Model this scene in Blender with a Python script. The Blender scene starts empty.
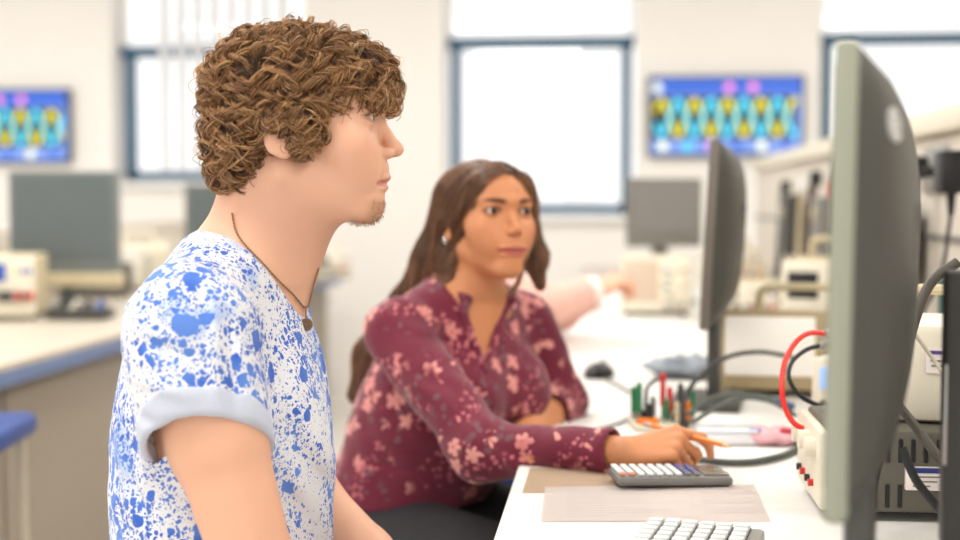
import bpy, bmesh, math, random
import numpy as np
import openvdb
from mathutils import Vector, Matrix

random.seed(7)
rng = np.random.default_rng(7)
PI = math.pi
SC = bpy.context.scene
COL = SC.collection

# ------------------------------------------------------------------ camera
FPX = 1340.0
CAMZ = 1.13
PITCH = math.radians(2.99)
YAW = math.radians(5.5)
cam_data = bpy.data.cameras.new('camera')
cam = bpy.data.objects.new('camera', cam_data)
COL.objects.link(cam)
cam_data.sensor_width = 36.0
cam_data.lens = FPX / 960 * 36.0
cam_data.clip_start = 0.05
cam.location = (0, 0, CAMZ)
cam.rotation_euler = (PI/2 - PITCH, 0, YAW)
cam_data.dof.use_dof = True
cam_data.dof.focus_distance = 1.54
cam_data.dof.aperture_fstop = 2.4
SC.camera = cam
SC.view_settings.view_transform = 'Standard'
SC.view_settings.look = 'None'
SC.view_settings.gamma = 1.0
SC.view_settings.use_curve_mapping = False
SC.view_settings.exposure = EXPOSURE = 0.0

CY, SY = math.cos(YAW), math.sin(YAW)
RY = np.array([[CY, -SY, 0], [SY, CY, 0], [0, 0, 1.0]])   # people frame -> world
def ray(px, py):
    u = (px - 480) / FPX; v = (270 - py) / FPX
    return np.array([u, math.cos(PITCH) + v*math.sin(PITCH), v*math.cos(PITCH) - math.sin(PITCH)])
def C(px, py, D):                 # point in the people frame (x right, y forward, z up)
    r = ray(px, py); s = D / r[1]
    return np.array([r[0]*s, D, CAMZ + r[2]*s])
def W(px, py, D):
    return Vector(RY @ C(px, py, D))
def Wz(px, py, z):                # where that line meets height z
    r = RY @ ray(px, py); s = (z - CAMZ) / r[2]
    return Vector((r[0]*s, r[1]*s, z))
def WY(px, py, Y):
    r = RY @ ray(px, py); s = Y / r[1]
    return Vector((r[0]*s, Y, CAMZ + r[2]*s))
def WX(px, py, X):
    r = RY @ ray(px, py); s = X / r[0]
    return Vector((X, r[1]*s, CAMZ + r[2]*s))

# ------------------------------------------------------------------ materials
def srgb(c):
    return tuple(((x/255)/12.92 if x/255 <= 0.04045 else ((x/255+0.055)/1.055)**2.4) for x in c)
class NT:
    def __init__(s, name):
        s.m = bpy.data.materials.new(name); s.m.use_nodes = True
        s.t = s.m.node_tree; s.n = s.t.nodes; s.l = s.t.links
        s.b = s.n['Principled BSDF']
    def new(s, typ, **kw):
        n = s.n.new(typ)
        for k, v in kw.items(): setattr(n, k, v)
        return n
    def set(s, sock, v):
        if hasattr(v, 'is_linked') or isinstance(v, bpy.types.NodeSocket): s.l.new(v, sock)
        else: sock.default_value = v
    def math(s, op, a, b=0.0, c=0.0, clamp=False):
        n = s.new('ShaderNodeMath', operation=op, use_clamp=clamp)
        s.set(n.inputs[0], a); s.set(n.inputs[1], b)
        if op in ('MULTIPLY_ADD', 'SMOOTH_MIN', 'COMPARE'): s.set(n.inputs[2], c)
        return n.outputs[0]
    def vmath(s, op, a, b=(0, 0, 0)):
        n = s.new('ShaderNodeVectorMath', operation=op)
        s.set(n.inputs[0], a); s.set(n.inputs[1], b)
        return n.outputs['Value'] if op in ('LENGTH', 'DOT_PRODUCT', 'DISTANCE') else n.outputs[0]
    def mix(s, f, a, b):
        n = s.new('ShaderNodeMix', data_type='RGBA')
        s.set(n.inputs['Factor'], f)
        ins = [i for i in n.inputs if i.type == 'RGBA']
        s.set(ins[0], a if not isinstance(a, tuple) else (*a[:3], 1)); s.set(ins[1], b if not isinstance(b, tuple) else (*b[:3], 1))
        return [o for o in n.outputs if o.type == 'RGBA'][0]
    def coord(s, which='Object'):
        return s.new('ShaderNodeTexCoord').outputs[which]
    def noise(s, vec, scale, detail=2.0, rough=0.5):
        n = s.new('ShaderNodeTexNoise'); s.set(n.inputs['Vector'], vec)
        n.inputs['Scale'].default_value = scale; n.inputs['Detail'].default_value = detail; n.inputs['Roughness'].default_value = rough
        return n
    def voro(s, vec, scale, rnd=1.0):
        n = s.new('ShaderNodeTexVoronoi'); s.set(n.inputs['Vector'], vec)
        n.inputs['Scale'].default_value = scale; n.inputs['Randomness'].default_value = rnd
        return n
    def step(s, v, lo, hi):        # smooth 0..1 from lo to hi
        n = s.new('ShaderNodeMapRange', interpolation_type='SMOOTHSTEP')
        s.set(n.inputs['Value'], v); s.set(n.inputs['From Min'], lo); s.set(n.inputs['From Max'], hi)
        return n.outputs[0]
    def bump(s, h, dist=0.001, strength=1.0):
        n = s.new('ShaderNodeBump'); s.set(n.inputs['Height'], h)
        n.inputs['Distance'].default_value = dist; n.inputs['Strength'].default_value = strength
        s.l.new(n.outputs[0], s.b.inputs['Normal'])

MATS = {}
def mat(name, col=(200, 200, 200), rough=0.5, metal=0.0, var=0.04, scale=30, emit=None, estr=1.0, bump=0.0, spec=0.5):
    if name in MATS: return MATS[name]
    t = NT(name); c = srgb(col)
    n = t.noise(t.coord(), scale, 3)
    lo = tuple(x*(1-var) for x in c); hi = tuple(min(1, x*(1+var)) for x in c)
    t.set(t.b.inputs['Base Color'], t.mix(n.outputs[0], lo, hi))
    t.b.inputs['Roughness'].default_value = rough; t.b.inputs['Metallic'].default_value = metal
    t.b.inputs['Specular IOR Level'].default_value = spec
    if bump: t.bump(n.outputs[0], bump)
    if emit:
        t.b.inputs['Emission Color'].default_value = (*srgb(emit), 1); t.b.inputs['Emission Strength'].default_value = estr
    MATS[name] = t.m
    return t.m

# ------------------------------------------------------------------ objects
def tag(o, label=None, cat=None, group=None, kind=None):
    if label: o['label'] = label
    if cat: o['category'] = cat
    if group: o['group'] = group
    if kind: o['kind'] = kind
    return o
def empty(name, loc, rz=0.0, label=None, cat=None, group=None):
    o = bpy.data.objects.new(name, None); COL.objects.link(o)
    o.location = loc; o.rotation_euler = (0, 0, rz); o.empty_display_size = 0.05
    return tag(o, label, cat, group)
class MB:
    """collects shapes, then links them as ONE mesh object"""
    def __init__(s): s.bm = bmesh.new(); s.mats = []
    def _mi(s, m):
        if m not in s.mats: s.mats.append(m)
        return s.mats.index(m)
    def _fin(s, verts, m, M):
        if M is not None: bmesh.ops.transform(s.bm, matrix=M, verts=verts)
        fs = set(f for v in verts for f in v.link_faces)
        i = s._mi(m)
        for f in fs: f.material_index = i; f.smooth = True
    def box(s, c, size, m, bev=0.0, M=None, seg=2):
        r = bmesh.ops.create_cube(s.bm, size=1.0)
        vs = r['verts']
        for v in vs: v.co = Vector((v.co.x*size[0], v.co.y*size[1], v.co.z*size[2])) + Vector(c)
        if bev > 0:
            es = list(set(e for v in vs for e in v.link_edges))
            b = bmesh.ops.bevel(s.bm, geom=es, offset=bev, segments=seg, affect='EDGES', profile=0.5)
            vs = list(set([v for v in vs if v.is_valid] + b['verts'] + [v for f in b['faces'] for v in f.verts]))
        s._fin(vs, m, M); return s
    def cyl(s, a, b, ra, m, rb=None, n=20, M=None, cap=True):
        a = Vector(a); b = Vector(b); d = b - a; rb = ra if rb is None else rb
        q = d.to_track_quat('Z', 'Y').to_matrix().to_4x4()
        r = bmesh.ops.create_cone(s.bm, cap_ends=cap, segments=n, radius1=ra, radius2=rb, depth=d.length)
        T = Matrix.Translation((a+b)/2) @ q
        bmesh.ops.transform(s.bm, matrix=T, verts=r['verts'])
        s._fin(r['verts'], m, M); return s
    def sph(s, c, r, m, M=None, n=20):
        rr = (r, r, r) if not hasattr(r, '__len__') else r
        q = bmesh.ops.create_uvsphere(s.bm, u_segments=n, v_segments=max(8, n//2), radius=1.0)
        for v in q['verts']: v.co = Vector((v.co.x*rr[0], v.co.y*rr[1], v.co.z*rr[2])) + Vector(c)
        s._fin(q['verts'], m, M); return s
    def tube(s, pts, r, m, n=8, M=None, sub=6, closed=False):
        P = smooth_path([Vector(p) for p in pts], sub) if sub > 1 else [Vector(p) for p in pts]
        rings = []; up = None
        for i, p in enumerate(P):
            t = (P[min(i+1, len(P)-1)] - P[max(i-1, 0)]).normalized()
            if up is None: up = t.orthogonal().normalized()
            up = (up - t*up.dot(t)).normalized(); w = t.cross(up)
            rr = r[0] + (r[1]-r[0])*i/(len(P)-1) if hasattr(r, '__len__') else r
            rings.append([s.bm.verts.new(p + up*math.cos(2*PI*k/n)*rr + w*math.sin(2*PI*k/n)*rr) for k in range(n)])
        for i in range(len(P)-1):
            for k in range(n): s.bm.faces.new((rings[i][k], rings[i][(k+1) % n], rings[i+1][(k+1) % n], rings[i+1][k]))
        s.bm.faces.new(rings[0][::-1]); s.bm.faces.new(rings[-1])
        s._fin([v for q in rings for v in q], m, M); return s
    def poly(s, pts, m, M=None):
        vs = [s.bm.verts.new(Vector(p)) for p in pts]; s.bm.faces.new(vs); s._fin(vs, m, M); return s
    def lathe(s, prof, m, M=None, n=24):
        rings = [[s.bm.verts.new((r*math.cos(2*PI*k/n), r*math.sin(2*PI*k/n), z)) for k in range(n)] for r, z in prof]
        for i in range(len(rings)-1):
            for k in range(n): s.bm.faces.new((rings[i][k], rings[i][(k+1) % n], rings[i+1][(k+1) % n], rings[i+1][k]))
        s._fin([v for q in rings for v in q], m, M); return s
    def build(s, name, parent=None, loc=None, rz=0.0, flat=False, label=None, cat=None, group=None, kind=None):
        me = bpy.data.meshes.new(name); 
        bmesh.ops.recalc_face_normals(s.bm, faces=s.bm.faces)
        s.bm.to_mesh(me); s.bm.free()
        for m in s.mats: me.materials.append(m)
        o = bpy.data.objects.new(name, me); COL.objects.link(o)
        if parent: o.parent = parent
        if loc is not None: o.location = loc
        if rz: o.rotation_euler = (0, 0, rz)
        try:
            me.set_sharp_from_angle(angle=math.radians(38))
        except Exception: pass
        return tag(o, label, cat, group, kind)
def smooth_path(P, sub):
    if len(P) < 3: return [P[0].lerp(P[-1], i/sub) for i in range(sub+1)]
    out = []
    Q = [P[0]*2 - P[1]] + P + [P[-1]*2 - P[-2]]
    for i in range(1, len(Q)-2):
        a, b, c, d = Q[i-1], Q[i], Q[i+1], Q[i+2]
        for k in range(sub):
            t = k/sub
            out.append(0.5*((2*b) + (c-a)*t + (2*a-5*b+4*c-d)*t*t + (3*b-a-3*c+d)*t**3))
    out.append(P[-1]); return out
def copy_tree(o, parent=None):
    c = o.copy(); COL.objects.link(c); c.parent = parent
    for ch in [x for x in bpy.data.objects if x.parent == o]: copy_tree(ch, c)
    return c

# ------------------------------------------------------------------ smooth solids (for people, cloth, hair bodies)
def frame(origin, xaxis, up=(0, 0, 1), scale=1.0):
    x = np.array(xaxis, float); x /= np.linalg.norm(x)
    z = np.array(up, float); z -= x*z.dot(x); z /= np.linalg.norm(z)
    y = np.cross(z, x)
    M = np.eye(4); M[:3, 0] = x*scale; M[:3, 1] = y*scale; M[:3, 2] = z*scale; M[:3, 3] = origin
    return M
I4 = np.eye(4)
class P:
    def __init__(s, typ, a, b=None, r=None, k=0.01, op='u', M=I4, rot=None):
        s.typ, s.k, s.op, s.M = typ, k, op, M
        s.sc = np.linalg.norm(M[:3, 0])
        s.inv = np.linalg.inv(M)
        s.a = np.array(a, float); s.b = None if b is None else np.array(b, float)
        s.r = np.array(r, float)
        s.rot = None if rot is None else np.array(Matrix.Rotation(rot[1], 3, rot[0]).transposed() if isinstance(rot, tuple) else rot)
        if typ == 'ell': R = s.r.max(); cs = [s.a]
        else: R = s.r.max(); cs = [s.a, s.b]
        cs = [(M @ np.append(c, 1))[:3] for c in cs]
        s.lo = np.min(cs, 0) - R*s.sc; s.hi = np.max(cs, 0) + R*s.sc
    def d(s, x, y, z):
        I = s.inv
        X = I[0, 0]*x + I[0, 1]*y + I[0, 2]*z + I[0, 3]
        Y = I[1, 0]*x + I[1, 1]*y + I[1, 2]*z + I[1, 3]
        Z = I[2, 0]*x + I[2, 1]*y + I[2, 2]*z + I[2, 3]
        if s.typ == 'ell':
            X = X - s.a[0]; Y = Y - s.a[1]; Z = Z - s.a[2]
            if s.rot is not None:
                R = s.rot
                X, Y, Z = R[0, 0]*X+R[0, 1]*Y+R[0, 2]*Z, R[1, 0]*X+R[1, 1]*Y+R[1, 2]*Z, R[2, 0]*X+R[2, 1]*Y+R[2, 2]*Z
            r = s.r
            k0 = np.sqrt((X/r[0])**2 + (Y/r[1])**2 + (Z/r[2])**2)
            k1 = np.sqrt((X/r[0]**2)**2 + (Y/r[1]**2)**2 + (Z/r[2]**2)**2) + 1e-9
            return k0*(k0-1)/k1*s.sc
        ba = s.b - s.a; L = ba.dot(ba) + 1e-12
        X = X - s.a[0]; Y = Y - s.a[1]; Z = Z - s.a[2]
        h = np.clip((X*ba[0] + Y*ba[1] + Z*ba[2])/L, 0, 1)
        q = np.sqrt((X-ba[0]*h)**2 + (Y-ba[1]*h)**2 + (Z-ba[2]*h)**2)
        return (q - (s.r[0] + (s.r[1]-s.r[0])*h))*s.sc
def ell(c, r, k=0.01, op='u', M=I4, rot=None): return P('ell', c, r=r, k=k, op=op, M=M, rot=rot)
def cone(a, b, ra, rb, k=0.01, op='u', M=I4): return P('cone', a, b, r=[ra, rb], k=k, op=op, M=M)
def chain(pts, rs, k=0.01, M=I4, op='u'):
    return [cone(pts[i], pts[i+1], rs[i], rs[i+1], k, op, M) for i in range(len(pts)-1)]
def comb(A, B, k, op):
    if op == 'u':
        h = np.maximum(k - np.abs(A-B), 0)/k
        return np.minimum(A, B) - h*h*k*0.25
    B = -B
    h = np.maximum(k - np.abs(A-B), 0)/k
    return np.maximum(A, B) + h*h*k*0.25
TR = 0.12
def field(prims, lo, hi, h, inflate=0.0, post=None):
    lo = np.array(lo, float); hi = np.array(hi, float)
    n = np.ceil((hi-lo)/h).astype(int) + 1
    ax = [(lo[i] + np.arange(n[i])*h).astype(np.float32) for i in range(3)]
    A = np.full(n, TR, np.float32)
    for p in prims:
        kk = max(p.k, 1e-4); m = kk + 3*h + abs(inflate) + 0.012
        i0 = np.maximum(np.floor((p.lo - m - lo)/h).astype(int), 0); i1 = np.minimum(np.ceil((p.hi + m - lo)/h).astype(int)+1, n)
        if (i1 <= i0).any(): continue
        sl = tuple(slice(i0[i], i1[i]) for i in range(3))
        x = ax[0][sl[0]][:, None, None]; y = ax[1][sl[1]][None, :, None]; z = ax[2][sl[2]][None, None, :]
        A[sl] = comb(A[sl], p.d(x, y, z).astype(np.float32), kk, p.op)
    A -= inflate
    if post is not None:
        A = post(A, ax[0][:, None, None], ax[1][None, :, None], ax[2][None, None, :])
    return A, lo, h
def evalp(prims, Q, inflate=0.0):
    A = np.full(len(Q), TR)
    for p in prims: A = comb(A, p.d(Q[:, 0], Q[:, 1], Q[:, 2]), max(p.k, 1e-4), p.op)
    return A - inflate
def gradp(prims, Q, e=0.002):
    g = np.stack([evalp(prims, Q + e*np.eye(3)[i]) - evalp(prims, Q - e*np.eye(3)[i]) for i in range(3)], 1)
    return g/(np.linalg.norm(g, axis=1, keepdims=True) + 1e-9)
def iso(F, level=0.0):
    A, lo, h = F
    A = np.clip(A, -0.02, 0.02).astype(np.float32)
    A[0] = A[-1] = 0.02; A[:, 0] = A[:, -1] = 0.02; A[:, :, 0] = A[:, :, -1] = 0.02
    g = openvdb.FloatGrid(background=0.02)
    g.copyFromArray(np.ascontiguousarray(A), tolerance=0.0)
    pts, quads = g.convertToQuads(isovalue=level)
    pts = np.asarray(pts, float)*h + lo
    quads = np.asarray(quads)
    # outward winding
    c = pts[quads[:2000]]; nrm = np.cross(c[:, 2]-c[:, 0], c[:, 3]-c[:, 1])
    mid = c.mean(1); idx = np.clip(((mid + nrm/np.linalg.norm(nrm, axis=1, keepdims=True).clip(1e-12)*h*1.2 - lo)/h).round().astype(int), 0, np.array(A.shape)-1)
    if np.mean(A[idx[:, 0], idx[:, 1], idx[:, 2]] > 0) < 0.5: quads = quads[:, ::-1]
    return pts, quads
def relax(pts, quads, it=1, w=0.5):
    n = len(pts)
    for _ in range(it):
        acc = np.zeros_like(pts); cnt = np.zeros(n)
        for a, b in ((0, 1), (1, 2), (2, 3), (3, 0)):
            for i, j in ((a, b), (b, a)):
                for d in range(3): acc[:, d] += np.bincount(quads[:, i], pts[quads[:, j], d], n)
                cnt += np.bincount(quads[:, i], minlength=n)
        pts = pts*(1-w) + w*acc/np.maximum(cnt, 1)[:, None]
    return pts
def wloc(o):
    v = np.zeros(3)
    while o is not None: v = v + np.array(o.location); o = o.parent
    return v
def mesh_np(name, pts, faces, material, parent=None, origin=None, tint=None, world=True, fval=None):
    """pts in the people frame -> mesh object in world axes"""
    pw = pts @ RY.T if world else pts
    if parent is not None: pw = pw - wloc(parent)
    me = bpy.data.meshes.new(name)
    nf, w = faces.shape
    me.vertices.add(len(pw)); me.vertices.foreach_set('co', pw.astype(np.float32).ravel())
    me.loops.add(nf*w); me.loops.foreach_set('vertex_index', faces.astype(np.int32).ravel())
    me.polygons.add(nf); me.polygons.foreach_set('loop_start', np.arange(nf, dtype=np.int32)*w)
    me.polygons.foreach_set('use_smooth', np.ones(nf, bool))
    me.update(calc_edges=True); me.validate()
    if tint is not None:
        a = me.color_attributes.new('tint', 'FLOAT_COLOR', 'POINT'); a.data.foreach_set('color', tint.astype(np.float32).ravel())
    if fval is not None:
        a = me.attributes.new('strand', 'FLOAT', 'POINT'); a.data.foreach_set('value', fval.astype(np.float32))
    me.materials.append(material)
    o = bpy.data.objects.new(name, me); COL.objects.link(o)
    if parent is not None: o.parent = parent
    return o
def joinq(parts):
    P_, Q_, off = [], [], 0
    for p, q in parts: P_.append(p); Q_.append(q+off); off += len(p)
    return np.concatenate(P_), np.concatenate(Q_)
def bounds(prims, pad=0.02):
    u = [p for p in prims if p.op == 'u']
    return np.min([p.lo for p in u], 0)-pad, np.max([p.hi for p in u], 0)+pad

# strands: polylines (n, T, 3) -> thin three-sided tubes in one mesh
def strands(name, L, rad, material, parent, taper=0.3):
    n, T, _ = L.shape
    t = np.gradient(L, axis=1); t /= np.linalg.norm(t, axis=2, keepdims=True)+1e-9
    ref = np.array([0.31, 0.52, 0.79]); u = np.cross(t, ref); u /= np.linalg.norm(u, axis=2, keepdims=True)+1e-9
    v = np.cross(t, u)
    s = np.linspace(0, 1, T); prof = np.minimum(1, (1-s)*4*(1-taper)+taper)
    R = (np.ones((n, 1))*rad if np.isscalar(rad) else rad[:, None])*prof[None, :]
    V = np.stack([L + (u*math.cos(a) + v*math.sin(a))*R[:, :, None] for a in (0, 2*PI/3, 4*PI/3)], 2)   # n,T,3,3
    idx = np.arange(n*T*3).reshape(n, T, 3)
    F = np.stack([np.stack([idx[:, :-1, k], idx[:, :-1, (k+1) % 3], idx[:, 1:, (k+1) % 3], idx[:, 1:, k]], -1) for k in range(3)], 2).reshape(-1, 4)
    fv = np.repeat(rng.random(n), T*3)
    return mesh_np(name, V.reshape(-1, 3), F, material, parent, fval=fv)
# ------------------------------------------------------------------ people materials
def skin_mat(name, col, sss=0.12):
    t = NT(name); at = t.new('ShaderNodeAttribute'); at.attribute_name = 'tint'
    n = t.noise(t.coord(), 22, 4); n2 = t.noise(t.coord(), 9, 2)
    c = srgb(col)
    base = t.mix(n2.outputs[0], tuple(x*0.95 for x in c), (min(1, c[0]*1.04), c[1]*0.98, c[2]*0.96))
    full = t.mix(at.outputs['Alpha'], base, at.outputs['Color'])
    t.set(t.b.inputs['Base Color'], full)
    t.b.inputs['Roughness'].default_value = 0.48
    t.b.inputs['Specular IOR Level'].default_value = 0.4
    t.b.inputs['Subsurface Weight'].default_value = sss
    t.b.inputs['Subsurface Radius'].default_value = (1.0, 0.35, 0.2)
    t.b.inputs['Subsurface Scale'].default_value = 0.012
    n3 = t.noise(t.coord(), 700, 2)
    t.bump(n3.outputs[0], 0.0003, 0.5)
    return t.m
def hair_mat(name, dark, mid, light, rough=0.42):
    t = NT(name); at = t.new('ShaderNodeAttribute'); at.attribute_name = 'strand'
    r = t.new('ShaderNodeValToRGB'); t.l.new(at.outputs['Fac'], r.inputs[0])
    e = r.color_ramp.elements; e[0].color = (*srgb(dark), 1); e[1].color = (*srgb(light), 1); e[1].position = 1.0
    x = e.new(0.5); x.color = (*srgb(mid), 1)
    t.l.new(r.outputs[0], t.b.inputs['Base Color'])
    t.b.inputs['Roughness'].default_value = rough
    t.b.inputs['Specular IOR Level'].default_value = 0.6
    t.b.inputs['Anisotropic'].default_value = 0.5
    return t.m
def tee_mat():
    t = NT('splattered_cotton'); co = t.coord()
    wob = t.noise(co, 60, 2); w = t.vmath('SCALE', t.vmath('SUBTRACT', wob.outputs['Color'], (0.5, 0.5, 0.5)), (0, 0, 0))
    w.node.inputs['Scale'].default_value = 0.012
    c2 = t.vmath('ADD', co, w)
    dens = t.noise(co, 9, 2).outputs[0]
    masks = []
    for sc, base, gain, cut in ((34, -0.08, 0.68, 0.36), (62, -0.05, 0.68, 0.33), (110, -0.03, 0.68, 0.33), (210, -0.03, 0.78, 0.32), (420, -0.1, 0.9, 0.36)):
        v = t.voro(c2, sc)
        sep = t.new('ShaderNodeSeparateColor'); t.l.new(v.outputs['Color'], sep.inputs[0])
        rad = t.math('MULTIPLY_ADD', t.math('POWER', sep.outputs[0], 2.0), gain, base)
        rad = t.math('MULTIPLY', rad, t.step(dens, cut-0.12, cut+0.22))
        masks.append(t.math('LESS_THAN', v.outputs['Distance'], rad))
    m = masks[0]
    for q in masks[1:]: m = t.math('MAXIMUM', m, q)
    n = t.noise(co, 14, 2).outputs[0]
    blue = t.mix(t.step(n, 0.38, 0.62), srgb((56, 98, 190)), srgb((96, 134, 210)))
    wash = t.mix(t.step(t.noise(co, 11, 3).outputs[0], 0.56, 0.74), srgb((224, 224, 228)), srgb((150, 176, 222)))
    t.set(t.b.inputs['Base Color'], t.mix(m, wash, blue))
    t.b.inputs['Roughness'].default_value = 0.9; t.b.inputs['Specular IOR Level'].default_value = 0.15
    t.b.inputs['Sheen Weight'].default_value = 0.15
    h = t.noise(co, 900, 1).outputs[0]; t.bump(h, 0.0006, 0.5)
    return t.m
def blouse_mat():
    t = NT('floral_blouse_cloth'); co = t.coord()
    wob = t.noise(co, 40, 2); w = t.vmath('SCALE', t.vmath('SUBTRACT', wob.outputs['Color'], (0.5, 0.5, 0.5))); w.node.inputs['Scale'].default_value = 0.014
    c2 = t.vmath('ADD', co, w)
    clus = t.voro(c2, 13.0); cm = t.step(clus.outputs['Distance'], 0.60, 0.50)
    sepc = t.new('ShaderNodeSeparateColor'); t.l.new(clus.outputs['Color'], sepc.inputs[0])
    v = t.voro(c2, 27)
    rel = t.vmath('SUBTRACT', c2, v.outputs['Position'])
    s = t.new('ShaderNodeSeparateXYZ'); t.l.new(rel, s.inputs[0])
    ang = t.math('ARCTAN2', s.outputs[2], s.outputs[0])
    pet = t.math('MULTIPLY_ADD', t.math('ABSOLUTE', t.math('COSINE', t.math('MULTIPLY', ang, 2.5))), 0.0078, 0.0080)
    rl = t.vmath('LENGTH', rel)
    fl = t.math('LESS_THAN', rl, pet)
    core = t.math('LESS_THAN', rl, 0.0026)
    fm = t.math('MULTIPLY', fl, cm)
    lv = t.voro(t.vmath('ADD', c2, (0.31, 0.2, 0.1)), 55)
    lm = t.math('MULTIPLY', t.math('LESS_THAN', lv.outputs['Distance'], 0.34), t.step(t.noise(co, 12, 2).outputs[0], 0.5, 0.58))
    dl = t.math('MULTIPLY', t.math('LESS_THAN', t.voro(c2, 100).outputs['Distance'], 0.36), t.step(t.noise(t.vmath('ADD', co, (3, 1, 2)), 15, 2).outputs[0], 0.52, 0.6))
    cc = t.mix(lm, srgb((112, 34, 54)), srgb((112, 74, 80)))
    cc = t.mix(dl, cc, srgb((196, 110, 118)))
    pink = t.mix(sepc.outputs[1], srgb((206, 124, 122)), srgb((226, 158, 146)))
    cc = t.mix(fm, cc, pink)
    cc = t.mix(t.math('MULTIPLY', core, cm), cc, srgb((150, 60, 70)))
    t.set(t.b.inputs['Base Color'], cc)
    t.b.inputs['Roughness'].default_value = 0.75; t.b.inputs['Specular IOR Level'].default_value = 0.25
    t.b.inputs['Sheen Weight'].default_value = 0.2
    t.bump(t.noise(co, 25, 3).outputs[0], 0.004, 0.6)
    return t.m
SKIN_M = skin_mat('fair_skin', (229, 178, 148)); SKIN_W = skin_mat('brown_skin', (206, 140, 96))
HAIR_M = hair_mat('curly_brown_hair', (84, 54, 32), (150, 104, 64), (226, 176, 118))
HAIR_IN = hair_mat('shaded_inner_hair', (50, 32, 22), (84, 56, 36), (122, 86, 54), 0.5)  # darker copy of the curl colour, painting shade into the gaps
HAIR_MD = mat('hair_underlayer', (70, 46, 30), 0.8, var=0.2)
HAIR_W = hair_mat('long_brown_hair', (76, 52, 40), (130, 92, 68), (192, 144, 106), 0.35)
HAIR_WD = mat('dark_hair_underlayer', (52, 36, 32), 0.7, var=0.2)
TEE = tee_mat(); TEEB = mat('pale_speckled_cotton', (198, 203, 217), 0.9, var=0.10, scale=500); BLOUSE = blouse_mat()

# ------------------------------------------------------------------ head, hand
def head_prims(M, female=False, eyeo=4.8, jaw=1.0, nose=1.0, lip=1.0, smile=0.0):
    e = lambda c, r, k=4, op='u', rot=None: ell(c, r, k*M_s, op, M, rot)
    c_ = lambda a, b, ra, rb, k=4, op='u': cone(a, b, ra, rb, k*M_s, op, M)
    M_s = np.linalg.norm(M[:3, 0])
    L = [e((-6, 0, 28), (96, 73, 71), 4), e((42, 0, 28), (55, 62, 52), 15),
         e((44, 0, -34), (48, 54, 62), 20), e((68, 0, -58), (30, 33, 32), 15),
         e((30, 0, -80), (46, (34 if female else 37)*jaw, 24), 20), e((81, 0, -98), (15, 18, 15), 16)]
    for s in (-1, 1):
        L += [c_((-2, s*51*jaw, -58), (70, s*15*jaw, -99), 13, 13, 18),
              e((56, s*42, -27), (24, 18, 20), 24), e((60, s*26, -50), (27, 19, 26), 24),
              c_((91, s*6, 14), (74, s*42, 16), 8, 7, 12)]
    for s in (-1, 1): L += [e((101, s*33, -3), (19, 19, 13), 12, 's')]
    L += [c_((86, 0, 4), (108*nose, 0, -31), 6.5, 6.5, 9), e((107.5*nose, 0, -34), (10.5, 9, 8.5), 5)]
    for s in (-1, 1):
        L += [e((99, s*(9.5 if female else 12.5), -38), (10, 5.2 if female else 6.5, 6), 4), e((103, s*7.2, -46), (7, 3.6, 5), 2.5, 's')]
        L += [e((76, s*32, -1), (13.6, 14.4, 13.6), 5)]
    # mouth
    w = 25 if not female else 29
    L += [e((90, 0, -56), (11, 20, 12), 8),
          e((94.5, 0, -64.5), (9.5, w*0.9, 5.5*lip), 4), e((91.5, 0, -76), (10, w*0.78, 6.0*lip), 4),
          e((104, 0, -85), (7, 14, 4), 8, 's'), e((85, 0, -86), (11, 18, 12), 8)]
    op = 1.1 + smile*2.0
    for s in (-1, 1):
        L += [c_((103.5, 0, -70), (91, s*(w+1), -69.5+smile*3.5), op, 0.8, 2.0, 's')]
    L += [c_((108, 0, -52), (108, 0, -58), 2.4, 2.8, 4, 's')]
    for s in (-1, 1):
        # eye opening: an almond between the lids
        L += [e((91, s*32, -1), (9.5, 12.5, eyeo), 1.2, 's')]
        L += [c_((90, s*20, -2), (91, s*22, -2), 3.0, 2.0, 2, 's')]
        # ear
        L += [e((-8, s*74, -17), (16, 5, 26), 5, 'u', ('Y', 0.18)), e((-5, s*79.5, -15), (9, 5, 15), 4, 's', ('Y', 0.18)),
              e((-2, s*72, -38), (8, 4.5, 8), 5)]
    return L
def eye_mesh(M, s, gaze, parent, iris_col, female=False):
    R = 12.3
    bm = bmesh.new(); bmesh.ops.create_uvsphere(bm, u_segments=40, v_segments=48, radius=R)
    me = bpy.data.meshes.new('eye')
    g = Vector(gaze).normalized(); q = g.to_track_quat('Z', 'Y').to_matrix()
    for f in bm.faces:
        f.smooth = True
        a = math.degrees(f.calc_center_median().angle(Vector((0, 0, 1))))
        f.material_index = 2 if a < 14 else (1 if a < (35 if female else 31) else 0)
    c = Vector((76, s*32, -1))
    Mm = Matrix(RY.tolist()).to_4x4() @ Matrix(M.tolist())
    for v in bm.verts: v.co = Mm @ (q @ v.co + c) - parent.location
    bm.to_mesh(me); bm.free()
    me.materials.append(mat('eye_white', (206, 198, 192), 0.3, var=0.02)); me.materials.append(mat(iris_col[0], iris_col[1], 0.15, var=0.2, scale=900))
    me.materials.append(mat('pupil_black', (12, 10, 10), 0.1))
    o = bpy.data.objects.new('eye', me); COL.objects.link(o); o.parent = parent
    return o
def tolocal(M, pts):
    return np.c_[pts, np.ones(len(pts))] @ np.linalg.inv(M).T[:, :3]
def ss(x, a, b):
    t = np.clip((x-a)/(b-a), 0, 1); return t*t*(3-2*t)
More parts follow.
